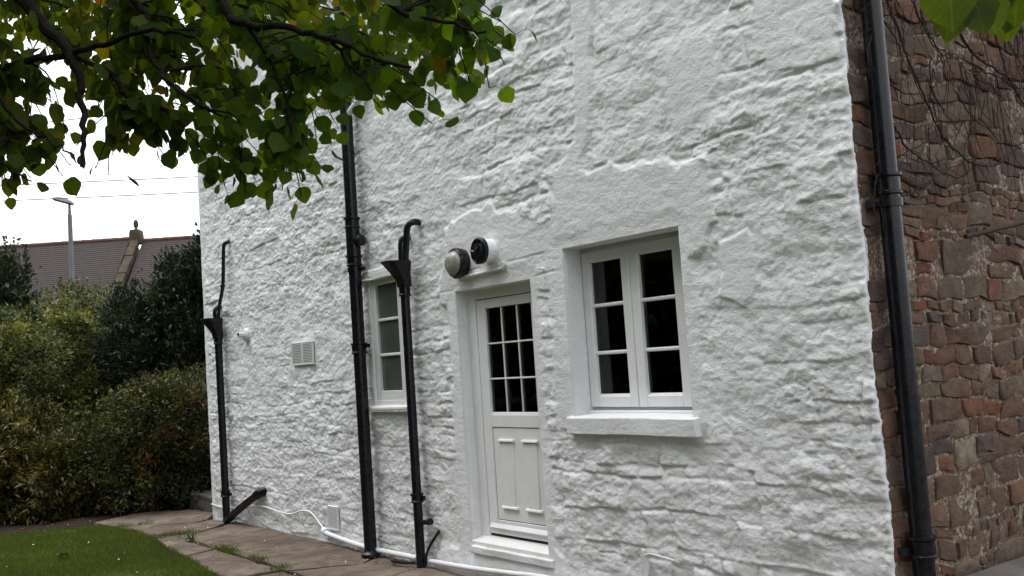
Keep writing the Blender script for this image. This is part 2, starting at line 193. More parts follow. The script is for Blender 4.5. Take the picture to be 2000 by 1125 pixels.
# ------------------------------------------------------------------ materials
class NB:
    def __init__(self, name):
        self.m = bpy.data.materials.new(name); self.m.use_nodes = True; self.t = self.m.node_tree; self.t.nodes.clear()
        self.out = self.n('ShaderNodeOutputMaterial'); self.geo = None
    def n(self, ty, **kw):
        x = self.t.nodes.new(ty)
        for k, v in kw.items(): setattr(x, k, v)
        return x
    def l(self, a, b): self.t.links.new(a, b)
    def pos(self, obj=False):
        tc = self.n('ShaderNodeTexCoord'); return tc.outputs['Object']
    def wpos(self):
        g = self.n('ShaderNodeNewGeometry'); return g.outputs['Position']
    def noise(self, vec, scale, detail=4, rough=.55, sc=None):
        if sc:
            mp = self.n('ShaderNodeMapping'); mp.inputs['Scale'].default_value = sc; self.l(vec, mp.inputs[0]); vec = mp.outputs[0]
        x = self.n('ShaderNodeTexNoise'); x.inputs['Scale'].default_value = scale; x.inputs['Detail'].default_value = detail; x.inputs['Roughness'].default_value = rough
        self.l(vec, x.inputs['Vector']); return x.outputs['Fac']
    def ramp(self, fac, stops):
        x = self.n('ShaderNodeValToRGB'); e = x.color_ramp.elements
        while len(e) < len(stops): e.new(.5)
        for i, (p, c) in enumerate(stops):
            e[i].position = p; e[i].color = (*c, 1) if len(c) == 3 else c
        self.l(fac, x.inputs[0]); return x.outputs[0]
    def mix(self, fac, a, b, mode='MIX'):
        x = self.n('ShaderNodeMix', data_type='RGBA', blend_type=mode)
        for s, v in ((x.inputs['Factor'], fac), (x.inputs['A'], a), (x.inputs['B'], b)):
            if hasattr(v, 'is_linked'): self.l(v, s)
            elif isinstance(v, (int, float)): s.default_value = v
            else: s.default_value = (*v, 1)
        return x.outputs['Result']
    def bump(self, h, strength, dist=.01, prev=None):
        x = self.n('ShaderNodeBump'); x.inputs['Strength'].default_value = strength; x.inputs['Distance'].default_value = dist
        self.l(h, x.inputs['Height'])
        if prev is not None: self.l(prev, x.inputs['Normal'])
        return x.outputs[0]
    def pbr(self, col, rough=.6, normal=None, spec=.5, metal=0, **kw):
        b = self.n('ShaderNodeBsdfPrincipled')
        for s, v in (('Base Color', col), ('Roughness', rough)):
            if hasattr(v, 'is_linked'): self.l(v, b.inputs[s])
            else: b.inputs[s].default_value = (*v, 1) if isinstance(v, tuple) else v
        b.inputs['Specular IOR Level'].default_value = spec; b.inputs['Metallic'].default_value = metal
        for k, v in kw.items(): b.inputs[k].default_value = v
        if normal is not None: self.l(normal, b.inputs['Normal'])
        self.l(b.outputs[0], self.out.inputs[0]); return b
M = {}
def m_white_wall():
    b = NB('white_masonry_paint'); p = b.wpos()
    c = b.ramp(b.noise(p, 1.3, 6, .6), [(.3, (.72, .725, .74)), (.6, (.80, .805, .83))])
    c = b.mix(b.ramp(b.noise(p, 9, 6, .65), [(.62, (0, 0, 0)), (.8, (.35, .35, .35))]), c, (.58, .59, .55))
    sep = b.n('ShaderNodeSeparateXYZ'); b.l(p, sep.inputs[0]); mr = b.n('ShaderNodeMapRange'); mr.inputs['From Min'].default_value = .9; mr.inputs['From Max'].default_value = .0; b.l(sep.outputs['Z'], mr.inputs['Value'])
    low_tone = b.n('ShaderNodeMath', operation='MULTIPLY'); b.l(mr.outputs[0], low_tone.inputs[0]); b.l(b.ramp(b.noise(p, 3.5, 7, .7), [(.42, (0, 0, 0)), (.7, (.75, .75, .75))]), low_tone.inputs[1])
    c = b.mix(low_tone.outputs[0], c, (.46, .47, .40))      # greenish grey mottling, stronger towards the ground
    n = b.bump(b.ramp(b.noise(p, 11, 7, .66, (1, 1, 1.7)), [(.42, (0, 0, 0)), (.47, (.5, .5, .5)), (.56, (.55, .55, .55)), (.60, (1, 1, 1))]), .5, .009)
    n = b.bump(b.noise(p, 38, 6, .7), .5, .010, n); n = b.bump(b.noise(p, 150, 3, .6), .3, .003, n)
    b.pbr(c, .62, n, .35); return b.m
def m_gloss_white(name='white_upvc', col=(.80, .805, .82), rough=.32):
    b = NB(name); p = b.wpos()
    c = b.mix(b.ramp(b.noise(p, 7, 5, .6), [(.45, (0, 0, 0)), (.75, (.5, .5, .5))]), col, tuple(v * .86 for v in col))
    n = b.bump(b.noise(p, 90, 3), .06, .002)
    b.pbr(c, rough, n, .5); return b.m
def m_black_paint():
    b = NB('black_gloss_paint'); p = b.wpos()
    c = b.ramp(b.noise(p, 14, 5, .65), [(.35, (.004, .004, .006)), (.7, (.009, .009, .012))])
    c = b.mix(b.ramp(b.noise(p, 60, 4, .7), [(.70, (0, 0, 0)), (.78, (.6, .6, .6))]), c, (.035, .032, .033))
    n = b.bump(b.noise(p, 45, 4, .6), .25, .004)
    b.pbr(c, b.ramp(b.noise(p, 20, 4), [(.3, (.2,)*3), (.7, (.38,)*3)]), n, .32); return b.m
def m_simple(name, c0, c1, scale=8, rough=.8, bump=.3, bs=40, bd=.006, spec=.3, metal=0):
    b = NB(name); p = b.wpos()
    c = b.ramp(b.noise(p, scale, 6, .62), [(.3, c0), (.7, c1)])
    b.pbr(c, rough, b.bump(b.noise(p, bs, 5, .65), bump, bd), spec, metal); return b.m
def m_leaf(name, trans=.35, rough=.45, spec=.4, tint=(1.3, 1.35, .5), veins=False):
    b = NB(name)
    a = b.n('ShaderNodeAttribute', attribute_name='Col').outputs['Color']
    p = b.wpos(); c = b.mix(b.noise(p, 60, 3), b.mix(1.0, a, (.6, .62, .6), 'MULTIPLY'), a)
    if veins:
        lc = b.n('ShaderNodeAttribute', attribute_name='Loc'); sx = b.n('ShaderNodeSeparateXYZ'); b.l(lc.outputs['Vector'], sx.inputs[0])
        def mt(op, x, y=None, clamp=False):
            q = b.n('ShaderNodeMath', operation=op); q.use_clamp = clamp
            for i, v in enumerate((x, y)):
                if v is None: continue
                if hasattr(v, 'is_linked'): b.l(v, q.inputs[i])
                else: q.inputs[i].default_value = v
            return q.outputs[0]
        ax = mt('ABSOLUTE', sx.outputs['X']); rib = mt('SUBTRACT', 1.0, mt('DIVIDE', ax, .035), True)
        fr = mt('FRACT', mt('MULTIPLY', mt('SUBTRACT', sx.outputs['Y'], mt('MULTIPLY', ax, .75)), 6.5)); sv_ = mt('SUBTRACT', 1.0, mt('DIVIDE', mt('ABSOLUTE', mt('SUBTRACT', fr, .5)), .09), True)
        vn = mt('MAXIMUM', rib, mt('MULTIPLY', sv_, .7)); c = b.mix(mt('MULTIPLY', vn, .55), c, b.mix(1.0, c, (1.9, 1.8, 1.6), 'MULTIPLY'))
        blm = b.ramp(b.noise(p, 35, 4, .7), [(.66, (0, 0, 0)), (.72, (.8, .8, .8))]); c = b.mix(blm, c, (.09, .05, .015))
    bs = b.pbr(c, rough, None, spec)
    tr = b.n('ShaderNodeBsdfTranslucent'); b.l(b.mix(1.0, c, tint, 'MULTIPLY'), tr.inputs[0])
    mx = b.n('ShaderNodeMixShader'); mx.inputs[0].default_value = trans
    b.l(bs.outputs[0], mx.inputs[1]); b.l(tr.outputs[0], mx.inputs[2]); b.l(mx.outputs[0], b.out.inputs[0]); return b.m
def m_stone():
    b = NB('red_rubble_stone'); p = b.wpos()
    a = b.n('ShaderNodeAttribute', attribute_name='Col').outputs['Color']
    k = b.ramp(b.noise(p, 14, 7, .68), [(.28, (.42, .375, .35)), (.5, (.76, .69, .64)), (.75, (1.18, 1.04, .94))])
    c = b.mix(1.0, a, k, 'MULTIPLY')
    c = b.mix(b.ramp(b.noise(p, 6, 6, .7), [(.44, (0, 0, 0)), (.62, (.75, .75, .75))]), c, (.112, .080, .057))
    n = b.bump(b.noise(p, 22, 8, .72, (1, 1, 1.6)), 1.0, .02); n = b.bump(b.noise(p, 130, 4, .6), .5, .004, n)
    b.pbr(c, .9, n, .15); return b.m
def m_mortar():
    b = NB('gritty_lime_mortar'); p = b.wpos()
    c = b.ramp(b.noise(p, 45, 6, .75), [(.3, (.06, .042, .031)), (.47, (.145, .105, .078)), (.60, (.43, .355, .29))])
    c = b.mix(b.ramp(b.noise(p, 3.2, 4, .6), [(.50, (0, 0, 0)), (.68, (.9, .9, .9))]), c, (.12, .083, .058))
    n = b.bump(b.noise(p, 40, 7, .75), 1.0, .02)
    b.pbr(c, .95, n, .1); return b.m
def m_concrete():
    b = NB('weathered_concrete'); p = b.wpos()
    c = b.ramp(b.noise(p, 1.6, 7, .65), [(.3, (.092, .068, .052)), (.5, (.145, .110, .085)), (.72, (.235, .188, .15))])
    c = b.mix(b.ramp(b.noise(p, 5, 6, .7), [(.48, (0, 0, 0)), (.66, (.85, .85, .85))]), c, (.072, .056, .045))
    c = b.mix(b.ramp(b.noise(p, 120, 3, .7), [(.64, (0, 0, 0)), (.72, (.6, .6, .6))]), c, (.30, .27, .24))
    vo = b.n('ShaderNodeTexVoronoi', feature='DISTANCE_TO_EDGE'); vo.inputs['Scale'].default_value = 1.1
    wp = b.n('ShaderNodeMix', data_type='RGBA', blend_type='ADD'); wp.inputs['Factor'].default_value = .35; b.l(p, wp.inputs['A'])
    nz = b.n('ShaderNodeTexNoise'); nz.inputs['Scale'].default_value = 3.0; nz.inputs['Detail'].default_value = 6; b.l(p, nz.inputs['Vector']); b.l(nz.outputs['Color'], wp.inputs['B']); b.l(wp.outputs['Result'], vo.inputs['Vector'])
    ck = b.ramp(vo.outputs['Distance'], [(.0, (1, 1, 1)), (.012, (0, 0, 0))]); c = b.mix(ck, c, (.03, .025, .02))
    n = b.bump(b.noise(p, 30, 8, .7), .6, .012); n = b.bump(b.noise(p, 160, 3), .5, .004, n)
    b.pbr(c, .9, n, .2); return b.m
def m_glass():
    b = NB('window_glass')
    g = b.n('ShaderNodeBsdfGlossy'); g.inputs['Roughness'].default_value = .02
    p = b.wpos(); b.l(b.bump(b.noise(p, 5, 2), .03, .01), g.inputs['Normal'])
    t = b.n('ShaderNodeBsdfTransparent'); t.inputs[0].default_value = (.82, .87, .85, 1)
    f = b.n('ShaderNodeFresnel'); f.inputs[0].default_value = 1.5
    mx = b.n('ShaderNodeMixShader'); b.l(f.outputs[0], mx.inputs[0]); b.l(t.outputs[0], mx.inputs[1]); b.l(g.outputs[0], mx.inputs[2])
    b.l(mx.outputs[0], b.out.inputs[0]); return b.m
def m_tiles():
    b = NB('old_clay_roof_tiles'); tc = b.n('ShaderNodeTexCoord')
    br = b.n('ShaderNodeTexBrick'); b.l(tc.outputs['UV'], br.inputs['Vector'])
    br.inputs['Scale'].default_value = 1; br.inputs['Brick Width'].default_value = .17; br.inputs['Row Height'].default_value = .1; br.inputs['Mortar Size'].default_value = .006
    br.inputs['Color1'].default_value = (.048, .038, .036, 1); br.inputs['Color2'].default_value = (.062, .048, .044, 1); br.inputs['Mortar'].default_value = (.04, .03, .028, 1)
    p = b.wpos(); c = b.mix(b.ramp(b.noise(p, .8, 6, .65), [(.35, (0, 0, 0)), (.7, (.8, .8, .8))]), br.outputs[0], (.052, .045, .044))
    c = b.mix(b.ramp(b.noise(p, 3, 4, .7), [(.62, (0, 0, 0)), (.72, (.5, .5, .5))]), c, (.11, .07, .055))
    b.pbr(c, .85, b.bump(b.noise(p, 12, 4), .3, .02), .2); return b.m
M['wall'] = m_white_wall(); M['upvc'] = m_gloss_white(); M['old_white'] = m_gloss_white('old_white_gloss', (.72, .725, .72), .4)
M['black'] = m_black_paint(); M['stone'] = m_stone(); M['mortar'] = m_mortar(); M['concrete'] = m_concrete(); M['glass'] = m_glass(); M['tiles'] = m_tiles()
M['door_cream'] = m_gloss_white('off_white_upvc', (.78, .78, .765), .35)
M['gap'] = m_simple('dark_seal_and_gap_shade', (.01, .01, .01), (.02, .02, .02), 20, .7, .1)  # rubber seal, also near-black painted in for shade in gaps, vents and spout
M['room'] = m_simple('dim_room_paint', (.26, .25, .23), (.36, .34, .31), 2, .9, .05)
M['soil'] = m_simple('garden_soil', (.022, .015, .011), (.055, .038, .028), 9, .95, 1.0, 25, .03, .1)
M['turf'] = m_simple('turf_ground', (.04, .058, .012), (.075, .10, .02), 6, .95, .8, 60, .02, .1)
M['bark'] = m_simple('dark_bark', (.007, .006, .005), (.020, .016, .013), 20, .95, .8, 50, .008, .08)
M['twig'] = m_simple('bare_creeper_bark', (.016, .012, .010), (.05, .04, .034), 30, .9, .6, 90, .004, .15)
M['frosted'] = m_simple('obscured_glass', (.055, .062, .058), (.105, .112, .105), 1.7, .22, .25, 70, .002, .6)
M['galv'] = m_simple('galvanised_steel', (.10, .105, .11), (.17, .175, .18), 3, .6, .1, 30, .003, .4, .0)
M['coping'] = m_simple('lichen_sandstone', (.040, .033, .022), (.09, .072, .047), 2.5, .9, .5, 14, .03, .2)
M['ridge'] = m_simple('orange_clay_ridge', (.075, .042, .03), (.13, .07, .048), 2, .85, .3, 10, .02, .2)
M['grey_render'] = m_simple('grey_render', (.16, .15, .13), (.24, .22, .2), 1, .9, .3, 10, .02, .2)
M['rust'] = m_simple('rusty_iron', (.018, .011, .009), (.05, .03, .022), 25, .8, .6, 70, .004, .3)
M['slate'] = m_simple('grey_flagstone', (.085, .075, .066), (.17, .155, .14), 3, .88, .7, 22, .015, .2)
M['leaf'] = m_leaf('broad_tree_leaf', .5, .6, .12, (4.2, 4.1, .55), True)
M['bush'] = m_leaf('shrub_leaf', .25, .5, .3, (1.1, 1.2, .7))
M['far_leaf'] = m_simple('far_foliage', (.04, .06, .016), (.085, .12, .03), 1.5, .8, .1, 5, .02, .1)
M['blade'] = m_leaf('grass_blade', .3, .55, .25, (1.1, 1.2, .6))
M['petal'] = m_simple('pale_petal', (.5, .5, .46), (.75, .75, .72), 30, .8, .1)
M['drygold'] = m_simple('dry_fallen_leaf', (.20, .11, .04), (.38, .24, .09), 30, .8, .3)
M['cable'] = m_gloss_white('white_cable', (.77, .775, .79), .45)
M['wire'] = m_simple('weathered_wire', (.05, .05, .055), (.10, .10, .11), 5, .7, .1)
M['chrome'] = m_simple('satin_chrome', (.5, .5, .5), (.6, .6, .6), 5, .25, .05, 40, .002, .5, 1.0)
def m_diffuser():
    b = NB('aged_prismatic_diffuser'); p = b.wpos()
    c = b.ramp(b.noise(p, 18, 5, .6), [(.35, (.36, .335, .275)), (.7, (.62, .60, .54))])
    b.pbr(c, .18, b.bump(b.noise(p, 60, 3, .5, (1, 1, .15)), .4, .004), .6, 0, **{'Transmission Weight': .35}); return b.m
M['diffuser'] = m_diffuser()

# ================================================================== SETTING: ground, lawn, path, terrace
def grid_sheet(name, poly, z, step, mat, kind='structure', amp=.01, thick=0.0, parent=None, bulge=0.0, seed=0):
    """flat irregular polygon as a subdivided sheet, gently uneven, with skirts of the given thickness"""
    bm = bmesh.new(); vs = [bm.verts.new((x, y, 0)) for x, y in poly]; f = bm.faces.new(vs)
    if f.normal.z < 0: bmesh.ops.reverse_faces(bm, faces=[f])
    x0, x1 = min(p[0] for p in poly), max(p[0] for p in poly); y0, y1 = min(p[1] for p in poly), max(p[1] for p in poly)
    for a0, a1, no in ((x0, x1, (1, 0, 0)), (y0, y1, (0, 1, 0))):
        t = a0 + step
        while t < a1 - step * .3:
            bmesh.ops.bisect_plane(bm, geom=bm.verts[:] + bm.edges[:] + bm.faces[:], plane_co=(t * no[0], t * no[1], 0), plane_no=no)
            t += step
    bm.normal_update()
    border = [e for e in bm.edges if e.is_boundary]
    for v in bm.verts:
        b = 1.0
        if v.is_boundary: b = 0.0
        v.co.z = z + amp * (n1(v.co.x * 1.1, v.co.y * 1.1, seed) + .5 * n1(v.co.x * 4, v.co.y * 4, seed + 3)) - (amp * .8 if v.is_boundary else 0)
    if thick:
        r = bmesh.ops.extrude_edge_only(bm, edges=border)
        for v in [g for g in r['geom'] if isinstance(g, bmesh.types.BMVert)]: v.co.z -= thick
    bmesh.ops.recalc_face_normals(bm, faces=bm.faces)
    me = bpy.data.meshes.new(name); bm.to_mesh(me); bm.free()
    up = sum(p.normal.z * p.area for p in me.polygons)
    if up < 0: me.flip_normals()
    me.polygons.foreach_set('use_smooth', [True] * len(me.polygons)); me.set_sharp_from_angle(angle=R(40))
    o = link(name, me, mat, parent)
    if kind and parent is None: o['kind'] = kind
    return o
def wobble(poly, amp, step=.18, seed=0):
    out = []
    for i, a in enumerate(poly):
        b = poly[(i + 1) % len(poly)]; L = math.hypot(b[0] - a[0], b[1] - a[1]); n = max(1, int(L / step))
        for k in range(n):
            t = k / n; x = a[0] + (b[0] - a[0]) * t; y = a[1] + (b[1] - a[1]) * t
            out.append((x + amp * n1(x * 2.3, y * 2.3, seed) + .4 * amp * n1(x * 9, y * 9, seed), y + amp * n1(x * 2.3, y * 2.3, seed + 9) + .4 * amp * n1(x * 9, y * 9, seed + 9)))
    return out
MBg = MB(); MBg.add([(-900, -900, -.06), (900, -900, -.06), (900, 900, -.06), (-900, 900, -.06)], [(0, 1, 2, 3)])
g = MBg.build('ground', M['soil'], None, 0); tag(g, 'dark garden soil under the shrubs', None, None, 'structure')
bed = [(-14.2, -4.0), (-13.75, -2.2), (-13.25, -1.28), (-13.55, -1.0), (-13.9, -.3), (-13.2, .3), (-12.6, .5), (-12.6, 5), (-24, 5), (-26, -4)]
o = grid_sheet('flower_bed', bed, -.02, .35, M['soil'], amp=.05); tag(o, 'bare brown soil bed at the foot of the shrubs')
lawn_poly = [(-13.7, -2.2), (-13.2, -1.27), (-12.6, -1.12), (-12.1, -1.02), (-11.4, -1.08), (-10.7, -1.18), (-9.7, -1.24), (-8.75, -1.36), (-7, -1.52), (-3, -1.75), (6, -1.75), (6, -22), (-30, -22), (-24, -8), (-14.3, -4.1)]
lw = grid_sheet('lawn', lawn_poly, .0, .5, M['turf'], amp=.03); tag(lw, 'mown green lawn in front of the path')
path = empty('path'); tag(path, 'cracked concrete path along the foot of the white wall', None, None, 'structure')
slabs = [
 [(-13.55, -1.12), (-13.95, -.4), (-13.35, .1), (-12.75, .10), (-12.32, -.14), (-12.28, -.32), (-12.6, -.75), (-12.85, -1.08)],
 [(-12.80, -1.06), (-12.55, -.74), (-12.24, -.32), (-12.28, -.13), (-11.95, .0), (-11.75, -.1), (-11.35, -.62), (-11.48, -1.04), (-12.05, -1.0)],
 [(-11.30, -.66), (-11.72, -.08), (-11.9, .06), (-8.35, .06), (-8.12, -.3), (-8.42, -.84), (-9.54, -.80), (-10.76, -.84)],
 [(-8.30, .06), (-2.0, .06), (-2.0, -.92), (-8.36, -.84), (-8.07, -.3)],
 [(-11.35, -.72), (-10.80, -.90), (-10.1, -.86), (-10.05, -1.2), (-10.7, -1.14), (-11.38, -1.04)],
 [(-10.05, -.87), (-9.54, -.86), (-8.46, -.90), (-8.5, -1.36), (-9.2, -1.28), (-10.0, -1.2)],
 [(-8.42, -.90), (-2.0, -.98), (-2.0, -1.75), (-7, -1.5), (-8.46, -1.36)]]
for i, pl in enumerate(slabs):
    s = grid_sheet('concrete_slab', wobble(pl, .035, .12, i), .028 + .012 * ((i * 3) % 3 - 1), .14, M['concrete'], None, .012, .09, path, seed=i * 7)
# raised paving along the side wall
ter = empty('terrace'); tag(ter, 'raised grey flagstone paving beside the red stone wall', None, None, 'structure')
grid_sheet('flagstone', wobble([(-2.93, .44), (-2.55, .40), (-1.9, .42), (-1.9, 1.3), (-2.93, 1.3)], .015, .1, 3), .445, .12, M['slate'], None, .008, .08, ter, seed=2)
grid_sheet('flagstone', wobble([(-2.93, 1.32), (-1.9, 1.32), (-1.9, 2.4), (-2.93, 2.4)], .012, .1, 4), .45, .12, M['slate'], None, .008, .08, ter, seed=5)
grid_sheet('flagstone', wobble([(-1.88, .42), (-.8, .42), (-.8, 2.4), (-1.88, 2.4)], .012, .1, 8), .448, .15, M['slate'], None, .008, .08, ter, seed=6)
MB().box(-2.95, -.7, .46, 4, -.05, .37).build('retaining_base', M['slate'], ter, bevel=.01)

# ================================================================== THE COTTAGE
cottage = empty('cottage', (-7.8, 0, 0))
tag(cottage, 'white painted rubble stone cottage with red stone side wall', 'house')
def kid(mb, name, mat, parent, **kw):
    o = mb.build(name, mat, None, **kw); o.parent = parent; o.matrix_parent_inverse = Matrix.Translation(-world_of(parent)); return o
def world_of(o): return Vector(o.location)      # every nested empty keeps its world location (parent inverse set)
def under(o, parent):
    o.parent = parent; o.matrix_parent_inverse = Matrix.Translation(-world_of(parent)); return o

XR, XL, ZT = -3.04, -12.5, 7.2
OPEN = [(-6.77, -5.79, .27, 2.255, .10, .05, .14), (-5.405, -4.295, 1.245, 2.425, .16, .05, .13), (-8.19, -7.64, 1.36, 2.49, .03, .01, .05)]
def facade():
    xs = [XR]
    while xs[-1] > XL:
        t = (XR - xs[-1]) / (XR - XL); xs.append(xs[-1] - (.0075 + .010 * t))
    xs = np.array(xs[::-1]); xs[0] = XL
    zs = [-.06]
    while zs[-1] < ZT: zs.append(zs[-1] + (.0085 if zs[-1] < 3.6 else .0085 + .02 * (zs[-1] - 3.6) / 3.6))
    zs = np.array(zs)
    for (x0, x1, z0, z1, *_r) in OPEN:
        for v in (x0, x1): xs[np.argmin(abs(xs - v))] = v
        for v in (z0, z1): zs[np.argmin(abs(zs - v))] = v
    X, Z = np.meshgrid(xs, zs)                    # rows z, cols x
    # --- rubble courses
    wx = X + .08 * fbm(X * 1.9, Z * 1.9, 3, 21) + .03 * fbm(X * 7, Z * 7, 4, 24); wz = Z + .075 * fbm(X * .8, Z * 1.4, 3, 31) + .026 * fbm(X * 4, Z * 6, 4, 34, .6)
    rg = np.random.default_rng(12)
    rows = [-.5]
    while rows[-1] < ZT + 1: rows.append(rows[-1] + rg.choice([.07, .09, .11, .14, .17, .22, .27], p=[.12, .18, .2, .2, .14, .1, .06]))
    rows = np.array(rows); ri = np.clip(np.searchsorted(rows, wz) - 1, 0, len(rows) - 2)
    rh = rows[ri + 1] - rows[ri]; tz = (wz - rows[ri]) / rh
    H = np.zeros_like(X); jm = .25 + .75 * sstep(-.22, .22, fbm(X * 2.2, Z * 2.8, 4, 45, .6))      # how far each joint is filled with paint
    for k in range(len(rows) - 1):
        msk = ri == k
        if not msk.any(): continue
        hgt = rows[k + 1] - rows[k]
        cb = [XL - 1 - rg.random()]
        while cb[-1] < XR + 1: cb.append(cb[-1] + hgt * rg.uniform(.8, 2.9) + .03)
        cb = np.array(cb); n = len(cb)
        amp = rg.uniform(-.25, 1.0, n); tlx = rg.normal(0, .7, n); tlz = rg.normal(.25, .7, n)
        x = wx[msk]; ci = np.clip(np.searchsorted(cb, x) - 1, 0, n - 2); u = (x - cb[ci]) / (cb[ci + 1] - cb[ci]); t = tz[msk]
        du = np.minimum(u, 1 - u) * (cb[ci + 1] - cb[ci]); dt_b = t * hgt; dt_t = (1 - t) * hgt
        e = sstep(0, .016, du) * sstep(0, .012, dt_b) * sstep(0, .030, dt_t); e = 1 - (1 - e) * jm[msk]
        H[msk] = e * (.25 + .6 * amp[ci] + .5 * tlx[ci] * (u - .5) + .6 * tlz[ci] * (.5 - t))
    stn = sstep(-.25, .45, fbm(X * .7, Z * .9, 3, 43)) * .6 + .4             # how clearly single stones show
    stn *= 1 + .5 * sstep(1.6, .3, Z) * sstep(-6, -4, X)
    rough = .42 + .58 * sstep(-.35, .25, fbm(X * .6, Z * .8, 3, 41) + .1)
    leftness = sstep(-6.5, -9.0, X)
    qx = X + .05 * fbm(X * 5, Z * 5, 3, 55); qz = Z + .04 * fbm(X * 5, Z * 5, 3, 57)
    led = fbm(qx * 2.4, qz * 10, 4, 51, .55)                                  # broken horizontal ledges
    led = np.where(led > 0, led, led * .6)
    lump = np.abs(fbm(qx * 5.2, qz * 8.5, 3, 61, .5)) * 2 - .4                 # rounded lumps with creases
    lump2 = np.abs(fbm(qx * 12, qz * 19, 3, 63, .55)) * 2 - .4
    fl = fbm(qx * 4.0, qz * 7.5, 5, 65, .62); flake = sstep(-.12, -.06, fl) + sstep(.10, .15, fl) + sstep(.30, .34, fl)   # flaked-off skins of old render
    fine = fbm(X * 24, Z * 30, 4, 71, .6)
    mid = fbm(X * 3.5, Z * 4.5, 4, 81, .55)
    lk = sstep(-.15, .3, fbm(X * .9, Z * 1.2, 2, 95))                          # where ledges dominate
    fm = sstep(-.1, .25, fbm(X * 1.6, Z * 2.0, 3, 99))
    f2 = fbm(qx * 9.5, qz * 14, 4, 67, .6); flake2 = sstep(-.05, .02, f2) + sstep(.22, .28, f2)
    soft = fbm(qx * 2.6, qz * 6.0, 3, 69)
    h = (.76 - .16 * leftness) * rough * (.027 * stn * H + (.006 + .014 * lk) * led + .006 * lump + (.002 + .0025 * leftness) * lump2 + .0052 * flake * (.35 + .65 * fm) + (.0018 + .0028 * leftness) * flake2 + .010 * soft) + .018 * mid + (.0035 + .0022 * leftness) * fine
    # low broad bulging of the old wall
    h += .022 * fbm(X * .5, Z * .5, 2, 91)
    # --- smoother render patches
    def patch(h, poly, lvl, soft=.012, wob=.03, keep=.18, seed=0, lip=.006):
        ax = [p[0] for p in poly]; az = [p[1] for p in poly]; i0, i1 = np.searchsorted(xs, [min(ax) - .15, max(ax) + .15]); j0, j1 = np.searchsorted(zs, [min(az) - .15, max(az) + .15])
        sl = (slice(j0, j1), slice(i0, i1)); Xs, Zs, hs_ = X[sl], Z[sl], h[sl]
        px = Xs + wob * fbm(Xs * 5, Zs * 5, 3, 101 + seed); pz = Zs + wob * fbm(Xs * 5, Zs * 5, 3, 111 + seed)
        d = poly_sd(px, pz, poly); mk = 1 - sstep(-soft, soft * .6, d)
        tgt = lvl + keep * (hs_ - lvl) * .35 + .0035 * fbm(Xs * 9, Zs * 14, 4, 121 + seed) + .004 * fbm(Xs * 2, Zs * 2, 2, 131 + seed)
        h = h.copy(); h[sl] = hs_ * (1 - mk) + tgt * mk
        return h
    h = patch(h, [(-5.50, 2.65), (-5.40, 2.95), (-5.17, 3.2), (-5.13, 4.1), (-5.10, 5.6), (-4.86, 5.6), (-4.89, 4.02), (-5.03, 3.2), (-5.20, 2.9), (-5.28, 2.6)], .022, .03, .035, .3, 1)
    h = patch(h, [(-7.02, 2.20), (-6.93, 2.56), (-6.80, 2.84), (-6.22, 2.89), (-5.97, 2.76), (-5.52, 2.64), (-5.42, 2.98), (-4.9, 2.92), (-4.02, 2.77), (-3.98, 2.42), (-4.22, 2.22), (-5.42, 2.15), (-5.72, 2.15), (-6.9, 2.1)], .022, .026, .085, .4, 2)
    h = patch(h, [(-7.35, -.1), (-7.32, .16), (-6.95, .22), (-6.85, .5), (-6.72, .5), (-6.72, .2), (-5.8, .2), (-5.75, .35), (-5.62, .3), (-5.55, -.1)], .02, .02, .03, .3, 3)
    h = patch(h, [(-6.95, .3), (-6.9, 2.3), (-6.7, 2.3), (-6.7, .3)], .02, .05, .05, .25, 4)
    h = patch(h, [(-5.60, 1.15), (-5.56, 2.3), (-5.35, 2.3), (-5.35, 1.15)], .02, .04, .05, .25, 5)
    h = patch(h, [(-4.35, 3.02), (-4.33, 3.5), (-3.98, 3.55), (-3.83, 3.25), (-3.98, 3.02), (-4.2, 2.96)], .020, .05, .09, .9, 6)
    h = patch(h, [(-4.02, 1.98), (-3.98, 2.28), (-3.76, 2.32), (-3.7, 2.02), (-3.85, 1.9)], .018, .014, .04, .4, 7)
    h = patch(h, [(-3.55, 3.15), (-3.6, 3.6), (-3.1, 3.65), (-3.08, 3.12)], .02, .016, .04, .6, 8)
    h = patch(h, [(-8.32, 2.46), (-8.28, 2.58), (-7.6, 2.6), (-7.5, 2.47)], .035, .01, .02, .3, 9)
    for q, (vx0, vx1, vz0, vz1) in enumerate([(-9.94, -9.36, 1.74, 2.05), (-9.30, -9.02, .12, .42), (-11.22, -11.02, 2.07, 2.27)]):
        h = patch(h, [(vx0, vz0), (vx0, vz1), (vx1, vz1), (vx1, vz0)], .004, .02, .012, .2, 12 + q)
    h = patch(h, [(-12.6, -.1), (-12.6, 7.3), (-12.40, 7.3), (-12.38, -.1)], .0, .06, .06, .5, 10)
    # faint straight joints of the lintel course
    for (xa, za, xb, zb) in [(-6.98, 2.27, -6.78, 2.262), (-6.63, 2.40, -6.4, 2.405), (-6.05, 2.41, -5.60, 2.425), (-5.75, 2.27, -5.42, 2.29)]:
        t = np.clip((X - xa) / (xb - xa), 0, 1); d = np.hypot((X - np.clip(X, xa, xb)), Z - (za + (zb - za) * t) - .004 * fbm(X * 9, Z * 0, 2, 5)); h -= .006 * np.exp(-(d / .006) ** 2)
    # raised cable buried under paint at the bottom right
    d = np.abs(Z - (.49 - .05 * sstep(-4.9, -3.4, X) + .02 * np.sin(X * 3.1) + .02 * fbm(X * 2, X * 0, 2, 7))); h += .007 * np.exp(-(d / .009) ** 2) * sstep(-4.6, -4.4, X)
